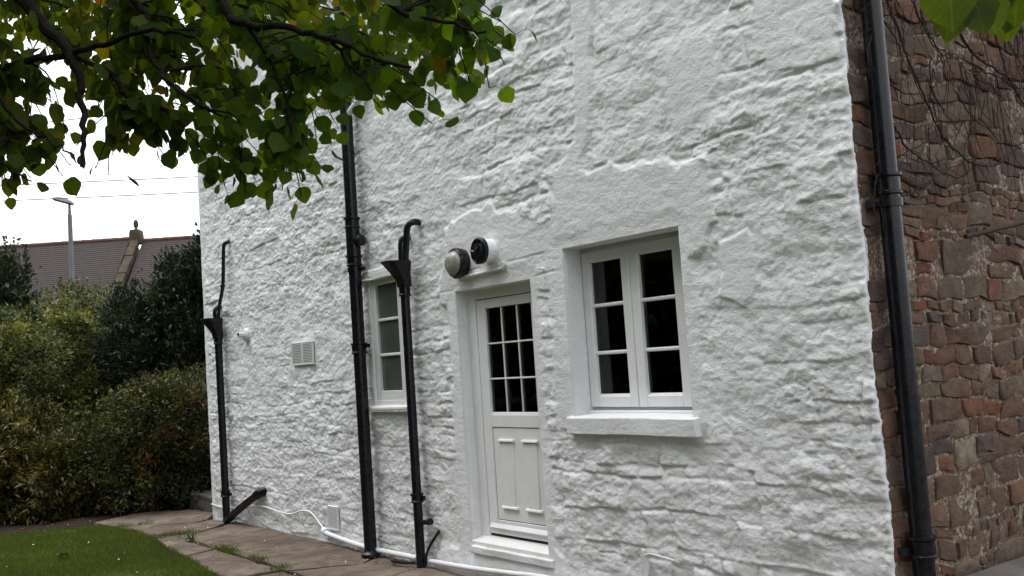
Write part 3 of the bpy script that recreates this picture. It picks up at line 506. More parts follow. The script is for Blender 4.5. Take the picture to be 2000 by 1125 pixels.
    # flatten towards the openings
    for (x0, x1, z0, z1, dep, a, b) in OPEN:
        dx = np.maximum(np.maximum(x0 - X, X - x1), 0); dz = np.maximum(np.maximum(z0 - Z, Z - z1), 0)
        d = np.hypot(dx, dz) + .03 * fbm(X * 6, Z * 6, 2, 77) * (dx + dz > .015)
        k = sstep(a * .6, b, d); h = h * k + (1 - k) * (.012 + .003 * fbm(X * 10, Z * 10, 3, 66))
    Y = -h
    # ragged corner
    XX = X.copy(); c = sstep(XR - .03, XR, X); XX += c * (.007 * fbm(Z * 21, Z * 0 + 3, 4, 88, .7) + .012 * fbm(Z * 1.7, Z * 0, 3, 89))
    Y += .012 * c ** 4
    nz, nx = X.shape
    V = np.stack([XX, Y, Z], -1).reshape(-1, 3)
    idx = np.arange(nz * nx).reshape(nz, nx)
    Q = np.stack([idx[:-1, :-1], idx[:-1, 1:], idx[1:, 1:], idx[1:, :-1]], -1)
    keep = np.ones((nz - 1, nx - 1), bool); extraV = []; extraQ = []; nv = nz * nx
    cxm = (xs[:-1] + xs[1:]) / 2; czm = (zs[:-1] + zs[1:]) / 2
    for (x0, x1, z0, z1, dep, *_r) in OPEN:
        keep[np.ix_((czm > z0) & (czm < z1), (cxm > x0) & (cxm < x1))] = False
        i0, i1 = np.argmin(abs(xs - x0)), np.argmin(abs(xs - x1)); j0, j1 = np.argmin(abs(zs - z0)), np.argmin(abs(zs - z1))
        ring = [idx[j0, i] for i in range(i0, i1)] + [idx[j, i1] for j in range(j0, j1)] + [idx[j1, i] for i in range(i1, i0, -1)] + [idx[j, i0] for j in range(j1, j0, -1)]
        ring = np.array(ring); prev = ring; depth = dep + .06
        for s in range(1, 7):
            t = s / 6; nv0 = nv; P = V[ring].copy(); P[:, 1] = V[ring][:, 1] * (1 - t) + depth * t
            wob = .003 * fbm(P[:, 0] * 6 + P[:, 2] * 6, P[:, 1] * 20, 3, 17); cx, cz = (x0 + x1) / 2, (z0 + z1) / 2
            side = (np.abs(P[:, 0] - x0) < 1e-4).astype(float) - (np.abs(P[:, 0] - x1) < 1e-4); vert = (np.abs(P[:, 2] - z0) < 1e-4).astype(float) - (np.abs(P[:, 2] - z1) < 1e-4)
            P[:, 0] += side * wob; P[:, 2] += vert * wob
            cur = np.arange(nv, nv + len(ring)); nv += len(ring); extraV.append(P)
            extraQ.append(np.stack([prev, np.roll(prev, -1), np.roll(cur, -1), cur], -1)); prev = cur
    # return of the paint round the corner
    edge = idx[:, -1]; prev = edge
    for off, dxx in ((.008, -.005), (.03, -.022), (.12, -.06)):
        P = V[edge].copy(); P[:, 1] = V[edge][:, 1] + off; P[:, 0] += dxx
        cur = np.arange(nv, nv + len(edge)); nv += len(edge); extraV.append(P); extraQ.append(np.stack([prev[:-1], cur[:-1], cur[1:], prev[1:]], -1)); prev = cur
    V = np.concatenate([V] + extraV); Q = np.concatenate([Q[keep]] + extraQ)
    me = np_mesh('front_wall', V, Q, None, True)
    return me
fw = under(link('front_wall', facade(), M['wall']), cottage)
fw['label'] = 'white painted rubble front wall'
# hidden rest of the shell
def shell():
    b = MB(); b.box(XL + .02, XL + .25, .08, 7, -.06, ZT); b.box(XL + .25, XR - .08, 6.8, 7, -.06, ZT); b.box(XL + .02, XR - .08, .2, 7, ZT, ZT + .1)
    kid(b, 'back_wall', M['wall'], cottage)
    b = MB(); b.prism([(-.35, ZT - .1), (3.5, ZT + 3.0), (7.35, ZT - .1), (7.35, ZT + .05), (3.5, ZT + 3.18), (-.35, ZT + .05)], 'x', XL - .15, XR + .15)
    kid(b, 'roof', M['tiles'], cottage)
    b = MB()
    for a in ((-8.6, -7.0), (-6.98, -3.7)):
        x0, x1 = a; y0, y1, z0, z1 = .2, 3.2, .25, 2.75
        b.add([(x0,y0,z0),(x1,y0,z0),(x1,y1,z0),(x0,y1,z0),(x0,y0,z1),(x1,y0,z1),(x1,y1,z1),(x0,y1,z1)], [(0,3,2,1),(4,5,6,7),(1,2,6,5),(2,3,7,6),(3,0,4,7)])
    kid(b, 'room', M['room'], cottage, smooth=0)
shell()

# ---- side wall of red rubble: mortar bed and single stones
XS = -3.085
side = empty('side_wall', (0, 0, 0)); under(side, cottage); side['label'] = 'unpainted red and brown rubble side wall'
def side_wall():
    ys = np.arange(.02, 7.0, .02); ys = ys[(ys < 2.6) | (np.arange(len(ys)) % 6 == 0)]
    zs = np.arange(-.06, 7.2, .02); zs = zs[(zs < 4.2) | (np.arange(len(zs)) % 6 == 0)]
    Yg, Zg = np.meshgrid(ys, zs)
    Xg = XS + .005 + .011 * fbm(Yg * 9, Zg * 9, 5, 201, .65) + .012 * fbm(Yg * 2, Zg * 2, 2, 211)
    idx = np.arange(Xg.size).reshape(Xg.shape)
    Q = np.stack([idx[:-1, :-1], idx[:-1, 1:], idx[1:, 1:], idx[1:, :-1]], -1).reshape(-1, 4)
    under(link('mortar_bed', np_mesh('mortar_bed', np.stack([Xg, Yg, Zg], -1).reshape(-1, 3), Q, None, True), M['mortar']), side)
    rg = random.Random(4)
    pal = [((.165, .108, .08), 6), ((.145, .10, .078), 6), ((.19, .10, .07), 3.5), ((.20, .098, .068), 1.2), ((.175, .14, .108), 5), ((.20, .17, .135), 2.5), ((.11, .084, .078), 3), ((.23, .20, .165), 1.0), ((.10, .092, .09), 1.0), ((.25, .105, .06), .35)]
    def warp(y, z): return (y + .05 * n1(y * 2, z * 2, 5) + .025 * n1(y * 6, z * 6, 6), z + .06 * n1(y * 1.3, z * 1.3, 7) + .028 * n1(y * 6, z * 6, 8))
    cells = []; z = .02
    while z < 4.25:
        h = rg.choice([.055, .075, .095, .12, .15, .20]); y = .035
        while y < 2.35:
            ww = h * rg.uniform(.8, 2.3) + .02
            if y + ww > 2.45: ww = max(.08, 2.45 - y)
            if h > .13 and rg.random() < .35:
                s = rg.uniform(.35, .65); cells.append((y, y + ww, z, z + h * s)); 
                if rg.random() < .5: cells.append((y, y + ww, z + h * s, z + h))
                else:
                    q = y + ww * rg.uniform(.35, .65); cells.append((y, q, z + h * s, z + h)); cells.append((q, y + ww, z + h * s, z + h))
            else: cells.append((y, y + ww, z, z + h))
            y += ww
        z += h
    def stone(y0, y1, z0, z1, k):
        gap = rg.uniform(.003, .009); y0 += gap; y1 -= gap * rg.uniform(.4, 1); z0 += gap; z1 -= gap * rg.uniform(.4, 1.2)
        cy, cz = (y0 + y1) / 2, (z0 + z1) / 2; hy, hz = (y1 - y0) / 2, (z1 - z0) / 2
        if hy < .018 or hz < .014: return None
        n = 12; ring = []; cut = min(hy, hz) * rg.uniform(.02, .16); jt = min(hy, hz) * .13
        def jr(): return rg.uniform(-jt, jt * .5)
        for (sy, sz, ey, ez) in ((1, -1, 0, 1), (1, 1, -1, 0), (-1, 1, 0, -1), (-1, -1, 1, 0)):
            c1 = (sy * (hy - cut * rg.uniform(.3, 1.5)), sz * (hz - cut * rg.uniform(.3, 1.5))); ring.append((cy + c1[0], cz + c1[1]))
            for t in (.36, .68):      # two points along the edge that follows this corner
                if ey == 0: ring.append((cy + sy * (hy + jr()), cz + sz * hz * (1 - 2 * t)))
                else: ring.append((cy + sy * hy * (1 - 2 * t), cz + sz * (hz + jr())))
        dep = rg.uniform(.008, .024); ty, tz = rg.uniform(-.09, .09), rg.uniform(-.10, .10)
        v = []; f = []
        for (sc, d) in ((1.0, -.03), (1.0, dep * .62), (.92, dep), (.5, dep * 1.08)):
            for (a, b) in ring:
                pa, pb = cy + (a - cy) * sc, cz + (b - cz) * sc; wa, wb = warp(pa, pb)
                dd = d if d < 0 else d + (ty * (pa - cy) + tz * (pb - cz)) + .010 * n1(pa * 14, pb * 14, 20 + k % 30)
                v.append((XS + dd, wa, wb))
        wa, wb = warp(cy, cz); v.append((XS + dep * 1.05 + .006 * n1(cy * 14, cz * 14, 20 + k % 30), wa, wb))
        for r in range(3): f += [(r * n + i, r * n + (i + 1) % n, (r + 1) * n + (i + 1) % n, (r + 1) * n + i) for i in range(n)]
        f += [(3 * n + i, 3 * n + (i + 1) % n, 4 * n) for i in range(n)]
        base = rg.choices([c for c, _ in pal], [q for _, q in pal])[0]; j = rg.uniform(.8, 1.25)
        col = tuple(c * j for c in base)
        return v, f, col
    def mk(name, v, f, cols):
        me = bpy.data.meshes.new(name); me.from_pydata(v, [], f); me.update()
        bm = bmesh.new(); bm.from_mesh(me); bmesh.ops.recalc_face_normals(bm, faces=bm.faces); bm.to_mesh(me); bm.free()
        at = me.color_attributes.new('Col', 'FLOAT_COLOR', 'POINT'); at.data.foreach_set('color', np.array([(*c, 1) for c in cols], np.float32).ravel())
        me.polygons.foreach_set('use_smooth', [True] * len(me.polygons)); me.set_sharp_from_angle(angle=R(50))
        return under(link(name, me, M['stone']), side)
    ss = []
    for k, c in enumerate(cells):
        if rg.random() < .035: continue
        s = stone(*c, k)
        if s: ss.append((c, s))
    def vis(c): return (c[0] < 1.95 and .5 < c[3] and c[2] < 3.75)
    big = sorted([i for i, (c, s) in enumerate(ss) if vis(c)], key=lambda i: -(ss[i][0][1] - ss[i][0][0]) * (ss[i][0][3] - ss[i][0][2]))[:298]
    bs = set(big); rv, rf, rc = [], [], []
    for i, (c, (v, f, col)) in enumerate(ss):
        if i in bs: mk('stone', v, f, [col] * len(v))
        else:
            b = len(rv); rv += v; rf += [tuple(b + q for q in ff) for ff in f]; rc += [col] * len(v)
    if rv: mk('small_stones', rv, rf, rc)['kind'] = 'stuff'
side_wall()

# ---- kitchen window
def pane(parent, x0, x1, z0, z1, y, mat): kid(MB().box(x0, x1, y, y + .006, z0, z1), 'pane', mat, parent, smooth=0)
def sash(parent, x0, x1, z0, z1, px0, px1, pz0, pz1, y0, y1, mat, name='sash_frame', bev=.006):
    """four mitred-looking members with a sloping rebate"""
    b = MB()
    b.box(x0, px0, y0, y1, z0, z1); b.box(px1, x1, y0, y1, z0, z1); b.box(px0, px1, y0 + .001, y1, pz1, z1); b.box(px0, px1, y0 + .001, y1, z0, pz0)
    return kid(b, name, mat, parent, bevel=bev)
win = empty('window', (-4.85, .15, 1.25)); under(win, cottage); win['label'] = 'white two-light casement window'
YW = .145
b = MB(); b.box(-5.42, -4.28, YW + .03, YW + .09, 1.24, 1.318); b.box(-5.42, -5.385, YW + .03, YW + .09, 1.318, 2.43); b.box(-4.44, -4.28, YW + .012, YW + .09, 1.318, 2.43); b.box(-5.385, -4.44, YW + .03, YW + .09, 2.375, 2.43); b.box(-4.935, -4.90, YW + .035, YW + .09, 1.318, 2.375)
kid(b, 'frame', M['upvc'], win, bevel=.004)
for (x0, x1) in ((-5.398, -4.923), (-4.916, -4.442)):
    sash(win, x0, x1, 1.322, 2.392, x0 + .078, x1 - .078, 1.397, 2.318, YW, YW + .045, M['upvc'])
    kid(MB().prism([(YW + .004, 1.3955), (YW + .03, 1.3955), (YW + .03, 1.411)], 'x', x0 + .079, x1 - .079), 'glazing_bead', M['upvc'], win)
    zz = [1.397, 1.692, 2.018, 2.318]
    for i in range(3): pane(win, x0 + .074, x1 - .074, zz[i] + (.009 if i else -.004), zz[i + 1] - (.009 if i < 2 else -.004), YW + .03, M['glass'])
    for zb in zz[1:3]: kid(MB().box(x0 + .076, x1 - .076, YW + .010, YW + .045, zb - .0125, zb + .0125), 'glazing_bar', M['upvc'], win, bevel=.008)
kid(MB().box(-4.9225, -4.9165, YW + .012, YW + .036, 1.33, 2.39), 'sash_gap', M['gap'], win, smooth=0)
b = MB(); b.box(-5.41, -4.29, .105, YW + .03, 1.262, 1.302); kid(b, 'sill_board', M['upvc'], win, bevel=.006)
def rough_sill(x0, x1, y0, y1, z0, z1, slope=.02, amp=.006):
    n = 60; vs = []; fs = []; prof = [(y1, z0), (y0, z0), (y0, z1 - .016), (y1, z1)]
    k = len(prof)
    for i in range(n + 1):
        x = x0 + (x1 - x0) * i / n
        for j, (y, z) in enumerate(prof): vs.append((x + (amp * n1(z * 9, y * 9, 3) if i in (0, n) else 0), y + (amp * n1(x * 5, z * 8, 1) if j < 3 else 0), z + amp * n1(x * 4, 2.3, 2)))
    for i in range(n):
        for j in range(k): fs.append((i * k + j, i * k + (j + 1) % k, (i + 1) * k + (j + 1) % k, (i + 1) * k + j))
    fs += [tuple(range(k)), tuple(n * k + j for j in range(k))]
    b = MB(); b.add(vs, fs); return b
kid(rough_sill(-5.445, -4.245, -.058, .12, 1.158, 1.285, amp=.005), 'sill', M['wall'], win, smooth=28, bevel=.006)['label'] = 'thick rough white stone sill'

# ---- small window
sw = empty('window', (-7.9, 0, 1.36)); under(sw, cottage); sw['label'] = 'narrow white three-pane window'
sash(sw, -8.192, -7.638, 1.40, 2.492, -8.105, -7.725, 1.485, 2.435, .004, .06, M['old_white'], 'frame', .004)
kid(MB().box(-8.192, -7.638, .0, .06, 1.355, 1.402), 'bottom_rail', M['old_white'], sw, bevel=.004)
zz = [1.485, 1.805, 2.12, 2.435]
for i in range(3): pane(sw, -8.11, -7.72, zz[i] + (.008 if i else -.004), zz[i + 1] - (.008 if i < 2 else -.004), .03, M['frosted'])
for zb in zz[1:3]: kid(MB().box(-8.106, -7.724, .012, .05, zb - .013, zb + .013), 'glazing_bar', M['old_white'], sw, bevel=.006)
kid(rough_sill(-8.25, -7.57, -.06, .02, 1.318, 1.362, amp=.004), 'sill', M['old_white'], sw, smooth=28, bevel=.006)
b = MB()
for i in range(22):
    x = -8.24 + i * .031; b.box(x, x + .018, -.058, -.03, 1.302, 1.322)
kid(b, 'sill_drip', M['wall'], sw, bevel=.003)
kid(rough_sill(-8.28, -7.58, -.055, .02, 2.488, 2.515, amp=.010), 'drip_lip', M['wall'], sw, smooth=28)

# ---- back door
door = empty('door', (-6.28, .1, .27)); under(door, cottage); door['label'] = 'half-glazed white back door'
YD = .092
b = MB(); b.box(-6.775, -6.655, YD - .006, YD + .06, .30, 2.262); b.box(-5.825, -5.785, YD - .006, YD + .06, .30, 2.262); b.box(-6.655, -5.825, YD - .006, YD + .06, 2.178, 2.262)
kid(b, 'frame', M['upvc'], door, bevel=.004)
b = MB(); b.box(-6.6555, -6.60, YD + .012, YD + .05, .33, 2.1785); b.box(-5.88, -5.8245, YD + .012, YD + .05, .33, 2.1785); b.box(-6.60, -5.88, YD + .012, YD + .05, 2.12, 2.1785); b.box(-6.60, -5.88, YD + .012, YD + .05, .33, .40); kid(b, 'seal', M['gap'], door, smooth=0)
lx0, lx1, lz0, lz1 = -6.648, -5.832, .352, 2.171
b = MB(); b.box(lx0, -6.540, YD, YD + .046, lz0, lz1); b.box(-5.940, lx1, YD, YD + .046, lz0, lz1)
b.box(-6.540, -5.940, YD + .001, YD + .046, 2.100, lz1); b.box(-6.540, -5.940, YD + .001, YD + .046, 1.175, 1.272); b.box(-6.540, -5.940, YD + .001, YD + .046, lz0, .462)
# a solid core is left open behind the glass
kid(b, 'leaf_frame', M['upvc'], door, bevel=.004)
kid(MB().box(-6.541, -5.939, YD + .0095, YD + .043, .461, 1.176), 'panel_groove', M['gap'], door, smooth=0)
kid(MB().box(-6.535, -5.945, YD + .007, YD + .04, .467, 1.170), 'panel', M['door_cream'], door, bevel=.003)
for (a, c) in ((-6.462, -6.262), (-6.160, -5.965)):
    kid(MB().box(a + .022, c - .022, YD - .001, YD + .02, .575, 1.062), 'raised_field', M['door_cream'], door, bevel=.007)
    for z in (1.062, .553):
        kid(MB().prism([(YD + .01, z), (YD - .014, z + .004), (YD - .014, z + .012), (YD - .007, z + .022), (YD + .01, z + .024)], 'x', a, c), 'moulding', M['door_cream'], door, bevel=.002)
for i in range(3):
    for j in range(3):
        xx = [-6.545, -6.340, -6.140, -5.935]; z3 = [1.267, 1.548, 1.823, 2.105]
        pane(door, xx[i] + (.006 if i else 0), xx[i + 1] - (.006 if i < 2 else 0), z3[j] + (.006 if j else 0), z3[j + 1] - (.006 if j < 2 else 0), YD + .024, M['glass'])
for x in (-6.340, -6.140): kid(MB().box(x - .0055, x + .0055, YD + .014, YD + .034, 1.272, 2.10), 'glazing_bar', M['upvc'], door, bevel=.004)
for z in (1.548, 1.823): kid(MB().box(-6.541, -5.939, YD + .013, YD + .033, z - .0065, z + .0065), 'glazing_bar', M['upvc'], door, bevel=.004)
b = MB(); b.prism([(YD + .01, 1.272), (YD + .01, 1.284), (YD + .022, 1.290), (YD + .022, 1.272)], 'x', -6.539, -5.941); kid(b, 'glazing_bead', M['upvc'], door)
b = MB(); b.prism([(YD + .002, .395), (YD - .016, .395), (YD - .02, .403), (YD - .002, .432), (YD + .002, .432)], 'x', -6.63, -5.85); kid(b, 'weather_bar', M['upvc'], door, bevel=.002)
b = MB(); b.prism([(YD + .06, .27), (-.012, .27), (-.012, .296), (YD - .02, .318), (YD + .06, .345)], 'x', -6.768, -5.792); kid(b, 'threshold', M['door_cream'], door, bevel=.003)
kid(rough_sill(-6.745, -5.735, -.036, .1, .208, .278, amp=.003), 'step', M['wall'], door, smooth=28, bevel=.006)
b = MB(); b.tube([(-6.045, YD + .07, 1.405), (-5.93, YD + .07, 1.40)], .008, 8); b.tube([(-5.93, YD + .07, 1.40), (-5.92, YD + .045, 1.40)], .008, 8); kid(b, 'handle', M['chrome'], door)

# ================================================================== PIPES AND FITTINGS
def thing(name, loc, label, cat, group=None): return tag(empty(name, loc), label, cat, group)
def collar(c, r, h=.07):
    return MB().lathe([(r * 1.05, 0), (r * 1.22, .004), (r * 1.22, .016), (r * 1.10, .022), (r * 1.10, h - .022), (r * 1.3, h - .014), (r * 1.3, h), (r * .9, h)], c, 'z', 24)
def ear(c, r, s=.05):
    """holderbat: a band with two lugs against the wall"""
    b = MB(); b.lathe([(r * 1.14, -.02), (r * 1.14, .02)], c, 'z', 20); b.box(c[0] - r - s, c[0] + r + s, c[1] + r * .3, c[1] + r * .9, c[2] - .018, c[2] + .018); return b
def hopper(cx, y, z, w, d, h, r):
    """rainwater hopper head: open funnel, wide lip pushed out to the front"""
    b = MB(); secs = []
    for (t, ww, dd, yo) in ((0, r * 1.25, r * 1.25, 0), (.25, r * 1.3, r * 1.35, -.003), (.55, w * .36, d * .40, -.03), (.85, w * .48, d * .55, -.055), (.93, w * .5, d * .6, -.065), (1, w * .5, d * .6, -.065)):
        secs.append([(cx + ww * a, y + yo + dd * c, z + h * t) for a, c in ((-1, .75), (-1, -.55), (-.6, -1), (.6, -1), (1, -.55), (1, .75))])
    n = 6
    inn = [(cx + (p[0] - cx) * .88, y + (p[1] - y) * .88 , p[2] - .002) for p in secs[-1]]; inn2 = [(cx + (p[0] - cx) * .4, y + (p[1] - y) * .4, z + h * .3) for p in secs[-1]]
    allr = secs + [inn, inn2]; vs = [p for q in allr for p in q]
    fs = [(i * n + k, i * n + (k + 1) % n, (i + 1) * n + (k + 1) % n, (i + 1) * n + k) for i in range(len(allr) - 1) for k in range(n)] + [tuple(range(n)), tuple((len(allr) - 1) * n + k for k in range(n))]
    b.add(vs, fs); return b
BL = M['black']
# far rainwater pipe
t = thing('rainwater_pipe', (-11.82, -.08, 0), 'black pipe with hopper head at the far left end of the white wall', 'drainpipe')
px, py = -11.82, -.085
kid(MB().tube([(px, py, .0), (px, py, 2.25)], .043, 16), 'pipe', BL, t)
kid(hopper(px, py, 2.17, .22, .20, .24, .045), 'hopper_head', BL, t, smooth=30, bevel=.004)
kid(collar((px, py, 2.10), .046, .09), 'collar', BL, t); kid(collar((px, py, .30), .046, .075), 'collar', BL, t)
kid(ear((px, py, .335), .046), 'bracket', BL, t)
kid(MB().tube(bez([(-11.48, .02, 3.285), (-11.50, -.04, 3.285), (-11.53, -.07, 3.25), (-11.555, -.075, 3.1), (-11.60, -.08, 2.78), (-11.70, -.09, 2.58), (-11.77, -.10, 2.34)], 6), .021, 10), 'overflow_pipe', BL, t)
kid(MB().tube(bez([(-11.86, .02, 2.54), (-11.86, -.06, 2.54), (-11.86, -.095, 2.50), (-11.86, -.10, 2.34)], 5), .024, 10), 'waste_pipe', BL, t)
kid(MB().lathe([(.024, 0), (.03, .004), (.03, .022), (.024, .026)], (-11.605, -.08, 2.765), 'z', 12), 'coupling', BL, t)
t = thing('waste_branch_pipe', (-11.72, -.1, .05), 'short black pipe slanting from the ground into the wall beside the hopper pipe', 'drainpipe')
kid(MB().tube([(-11.66, -.11, .075), (-11.25, -.085, .25), (-10.88, -.055, .40)], .043, 14), 'pipe', BL, t)
kid(MB().tube([(-10.94, -.06, .375), (-10.86, -.05, .41), (-10.82, .02, .43)], .053, 14), 'socket', BL, t)
kid(MB().tube([(-11.74, -.115, .04), (-11.60, -.11, .098)], .049, 14), 'socket', BL, t)
# soil stack
t = thing('soil_pipe', (-8.27, -.10, 0), 'thick black soil pipe rising the full height of the white wall', 'drainpipe')
px, py = -8.275, -.10
kid(MB().tube([(px, py, .0), (px, py, 7.4)], .057, 20), 'pipe', BL, t)
kid(MB().tube([(px, py, 2.70), (px, py, 3.02)], .066, 20), 'access_pipe', BL, t)
for z in (1.83, 2.63, 2.98, 5.0): kid(collar((px, py, z), .060, .10), 'collar', BL, t)
b = MB().lathe([(.055, 0), (.055, .05), (.035, .065)], (px + .06, py + .02, 2.86), 'x', 14); kid(b, 'access_cover', BL, t)
for z in (1.90, 2.60): kid(ear((px, py, z), .06), 'bracket', BL, t)
kid(MB().lathe([(.09, 0), (.088, .02), (.066, .035), (.060, .05)], (px, py, .025), 'z', 20), 'base_flange', BL, t)
kid(MB().tube([(px, py, 4.02), (px + .18, -.06, 4.14), (px + .42, .02, 4.26)], .03, 12), 'branch_pipe', M['old_white'], t)['label'] = 'pale branch waste pipe'
# middle rainwater pipe
t = thing('rainwater_pipe', (-7.43, -.08, 0), 'black pipe with hopper head between the narrow window and the door', 'drainpipe')
px, py = -7.435, -.085
kid(MB().tube([(px, py, .01), (px, py, 2.35)], .039, 16), 'pipe', BL, t)
kid(hopper(px, py, 2.36, .18, .20, .22, .042), 'hopper_head', BL, t, smooth=30, bevel=.004)
kid(collar((px, py, 2.28), .043, .10), 'collar', BL, t); kid(collar((px, py, .55), .043, .08), 'collar', BL, t)
kid(ear((px, py, .59), .043, .03), 'bracket', BL, t)
kid(MB().tube(bez([(-7.29, .02, 2.895), (-7.30, -.05, 2.895), (-7.325, -.085, 2.86), (-7.35, -.088, 2.77), (-7.375, -.09, 2.62), (-7.385, -.10, 2.50)], 6), [.028] * 31, 12), 'overflow_pipe', BL, t)
kid(MB().tube(bez([(-7.45, .02, 2.78), (-7.45, -.06, 2.78), (-7.45, -.09, 2.74), (-7.45, -.10, 2.52)], 5), .02, 10), 'waste_pipe', BL, t)
kid(MB().tube([(-7.43, py, .385), (-7.28, -.07, .405)], .022, 12), 'stub_pipe', BL, t)
kid(MB().tube([(-7.305, -.072, .40), (-7.265, -.069, .407)], .027, 12), 'end_cap', BL, t)
kid(MB().tube(bez([(-7.24, .0, .33), (-7.255, -.03, .29), (-7.32, -.06, .20), (-7.36, -.075, .12), (-7.37, -.08, .04)], 5), .012, 8), 'hose', BL, t)
t = thing('loose_hose', (-7.6, -.2, .04), 'short black offcut lying on the path below the middle pipe', 'hose')
kid(MB().tube(bez([(-7.83, -.14, .05), (-7.72, -.19, .052), (-7.6, -.17, .05), (-7.48, -.12, .055)], 5), .011, 8), 'tube', BL, t)
# side wall rainwater pipe
t = thing('rainwater_pipe', (-2.99, .185, 0), 'black downpipe on the red stone side wall beside the corner', 'drainpipe')
px, py = -2.99, .185
kid(MB().tube([(px, py, .1), (px, py, 7.2)], .0545, 20), 'pipe', BL, t)
for z in (.56, 2.40, 5.0): kid(collar((px, py, z), .057, .11), 'collar', BL, t)
for z in (.60, 2.36):
    b = MB(); b.lathe([(.066, -.022), (.066, .022)], (px, py, z), 'z', 20); b.box(px - .07, px - .02, py - .10, py + .10, z - .02, z + .02); kid(b, 'bracket', BL, t)
# white service pipe and cable at the foot of the wall
t = thing('service_pipe', (-7.5, -.06, .1), 'white pipe running along the foot of the wall under the door', 'pipe')
kid(MB().tube(bez([(-9.30, -.045, .135), (-9.18, -.055, .115), (-8.46, -.06, .075), (-7.55, -.05, .075)], 6), .023, 12), 'pipe', M['cable'], t)
kid(MB().tube(bez([(-7.36, -.05, .075), (-6.8, -.055, .09), (-6.2, -.055, .12), (-5.6, -.055, .145), (-3.3, -.055, .16)], 8), .020, 12), 'pipe', M['cable'], t)
kid(MB().tube([(-9.33, -.043, .14), (-9.27, -.05, .128)], .034, 12), 'end_cap', M['cable'], t)
t = thing('wall_cable', (-11, -.02, .2), 'thin white cable sagging along the bottom left of the wall', 'cable')
kid(MB().tube(bez([(-12.49, -.02, .16), (-12.04, -.025, .15), (-11.4, -.03, .20), (-10.87, -.03, .255), (-10.5, -.03, .235), (-10.13, -.03, .23), (-9.85, -.03, .285), (-9.63, -.03, .285), (-9.42, -.035, .19), (-9.27, -.045, .13)], 6), .0085, 8), 'cord', M['cable'], t)
# ventilation grilles
def grille(name, x0, x1, z0, z1, cols, rows, label):
    t = thing(name, ((x0 + x1) / 2, 0, z0), label, 'vent')
    y0 = -.030; b = MB()
    b.box(x0 + .006, x1 - .006, -.012, .02, z0 + .006, z1 - .006)
    kid(b, 'back_plate', M['gap'], t, smooth=0)  # near-black plate stands in for the shade behind the slats
    b = MB(); bw = .014; cw = (x1 - x0) / cols
    b.box(x0, x1, y0, .01, z0, z0 + bw); b.box(x0, x1, y0, .01, z1 - bw, z1)
    for i in range(cols + 1):
        xc = x0 + i * cw; b.box(max(x0, xc - bw * .7), min(x1, xc + bw * .7), y0 + .0005, -.0095, z0 + bw, z1 - bw)
    kid(b, 'frame', M['cable'], t, bevel=.002)
    pitch = (z1 - z0 - 2 * bw) / rows
    for i in range(cols):
        first = None
        for k in range(rows):
            zc = z0 + bw + pitch * (k + .5); xa, xb = x0 + i * cw + bw * .7, x0 + (i + 1) * cw - bw * .7
            if first is None:
                o = kid(MB((xa, y0, zc)).prism([(y0 + .002, zc - pitch * .35), (y0 + .001, zc + pitch * .29), (-.018, zc + pitch * .30), (-.018, zc - pitch * .28)], 'x', xa, xb), 'slat', M['cable'], t, smooth=0); first = o
            else:
                o = first.copy(); COL.objects.link(o); o.location = first.location.copy(); o.location.z += pitch * k
grille('air_vent', -9.90, -9.40, 1.775, 2.01, 2, 13, 'white louvred vent with two columns of slats on the left of the wall')
grille('air_vent', -9.27, -9.045, .155, .385, 1, 12, 'small white louvred vent just above the ground near the soil pipe')
# little overflow outlet
t = thing('overflow_outlet', (-11.15, 0, 2.18), 'small white overflow outlet sticking out of the wall above the vent', 'pipe')
kid(MB().lathe([(.075, .01), (.075, -.03), (.06, -.045), (.03, -.05)], (-11.12, 0, 2.17), 'y', 18), 'flange', M['old_white'], t)
kid(MB().tube([(-11.12, 0, 2.17), (-11.12, -.11, 2.175)], .03, 12), 'spout', M['old_white'], t)
kid(MB().tube([(-11.12, -.108, 2.175), (-11.12, -.114, 2.175)], .022, 12), 'opening', M['gap'], t)  # near-black disc stands in for the shaded bore
# bulkhead lamp
t = thing('bulkhead_lamp', (-6.63, 0, 2.47), 'round black bulkhead lamp with domed pale glass above the door', 'wall lamp')
c = (-6.635, 0, 2.472)
kid(MB().lathe([(.100, .0), (.112, -.012), (.118, -.06), (.118, -.095), (.108, -.108), (.096, -.104)], c, 'y', 32), 'rim', BL, t, smooth=50)
kid(MB().lathe([(.098, -.100), (.094, -.112), (.085, -.130), (.069, -.145), (.047, -.154), (.02, -.157)], c, 'y', 32), 'diffuser', M['diffuser'], t, smooth=60)
for a in (30, 150, 270): kid(MB().lathe([(.011, -.05), (.011, -.106), (.005, -.11)], (c[0] + .113 * math.cos(R(a)), 0, c[2] + .113 * math.sin(R(a))), 'y', 10), 'screw_lug', BL, t)
# flue terminal
t = thing('flue_terminal', (-6.3, 0, 2.52), 'round flue outlet with black cap on a white collar above the door', 'flue')
c = (-6.245, 0, 2.518)
kid(MB().lathe([(.112, .01), (.110, -.012), (.092, -.022), (.088, -.105), (.08, -.11)], c, 'y', 32), 'collar', M['wall'], t, smooth=40)
kid(MB().lathe([(.088, -.100), (.100, -.106), (.102, -.135), (.092, -.142), (.088, -.138), (.06, -.136), (.056, -.146), (.03, -.150), (.01, -.150)], c, 'y', 32), 'cap', BL, t, smooth=40)
for a in range(20, 380, 60): kid(MB().box(c[0] - .004 + .075 * math.cos(R(a)), c[0] + .004 + .075 * math.cos(R(a)), -.146, -.136, c[2] + .075 * math.sin(R(a)) - .016, c[2] + .075 * math.sin(R(a)) + .016), 'fin', BL, t, bevel=.002)
kid(MB().tube(bez([(c[0] - .06, -.152, c[2] + .01), (c[0] - .03, -.156, c[2] - .002), (c[0] + .02, -.154, c[2] + .03)], 4), .003, 6), 'wire_clip', M['chrome'], t)
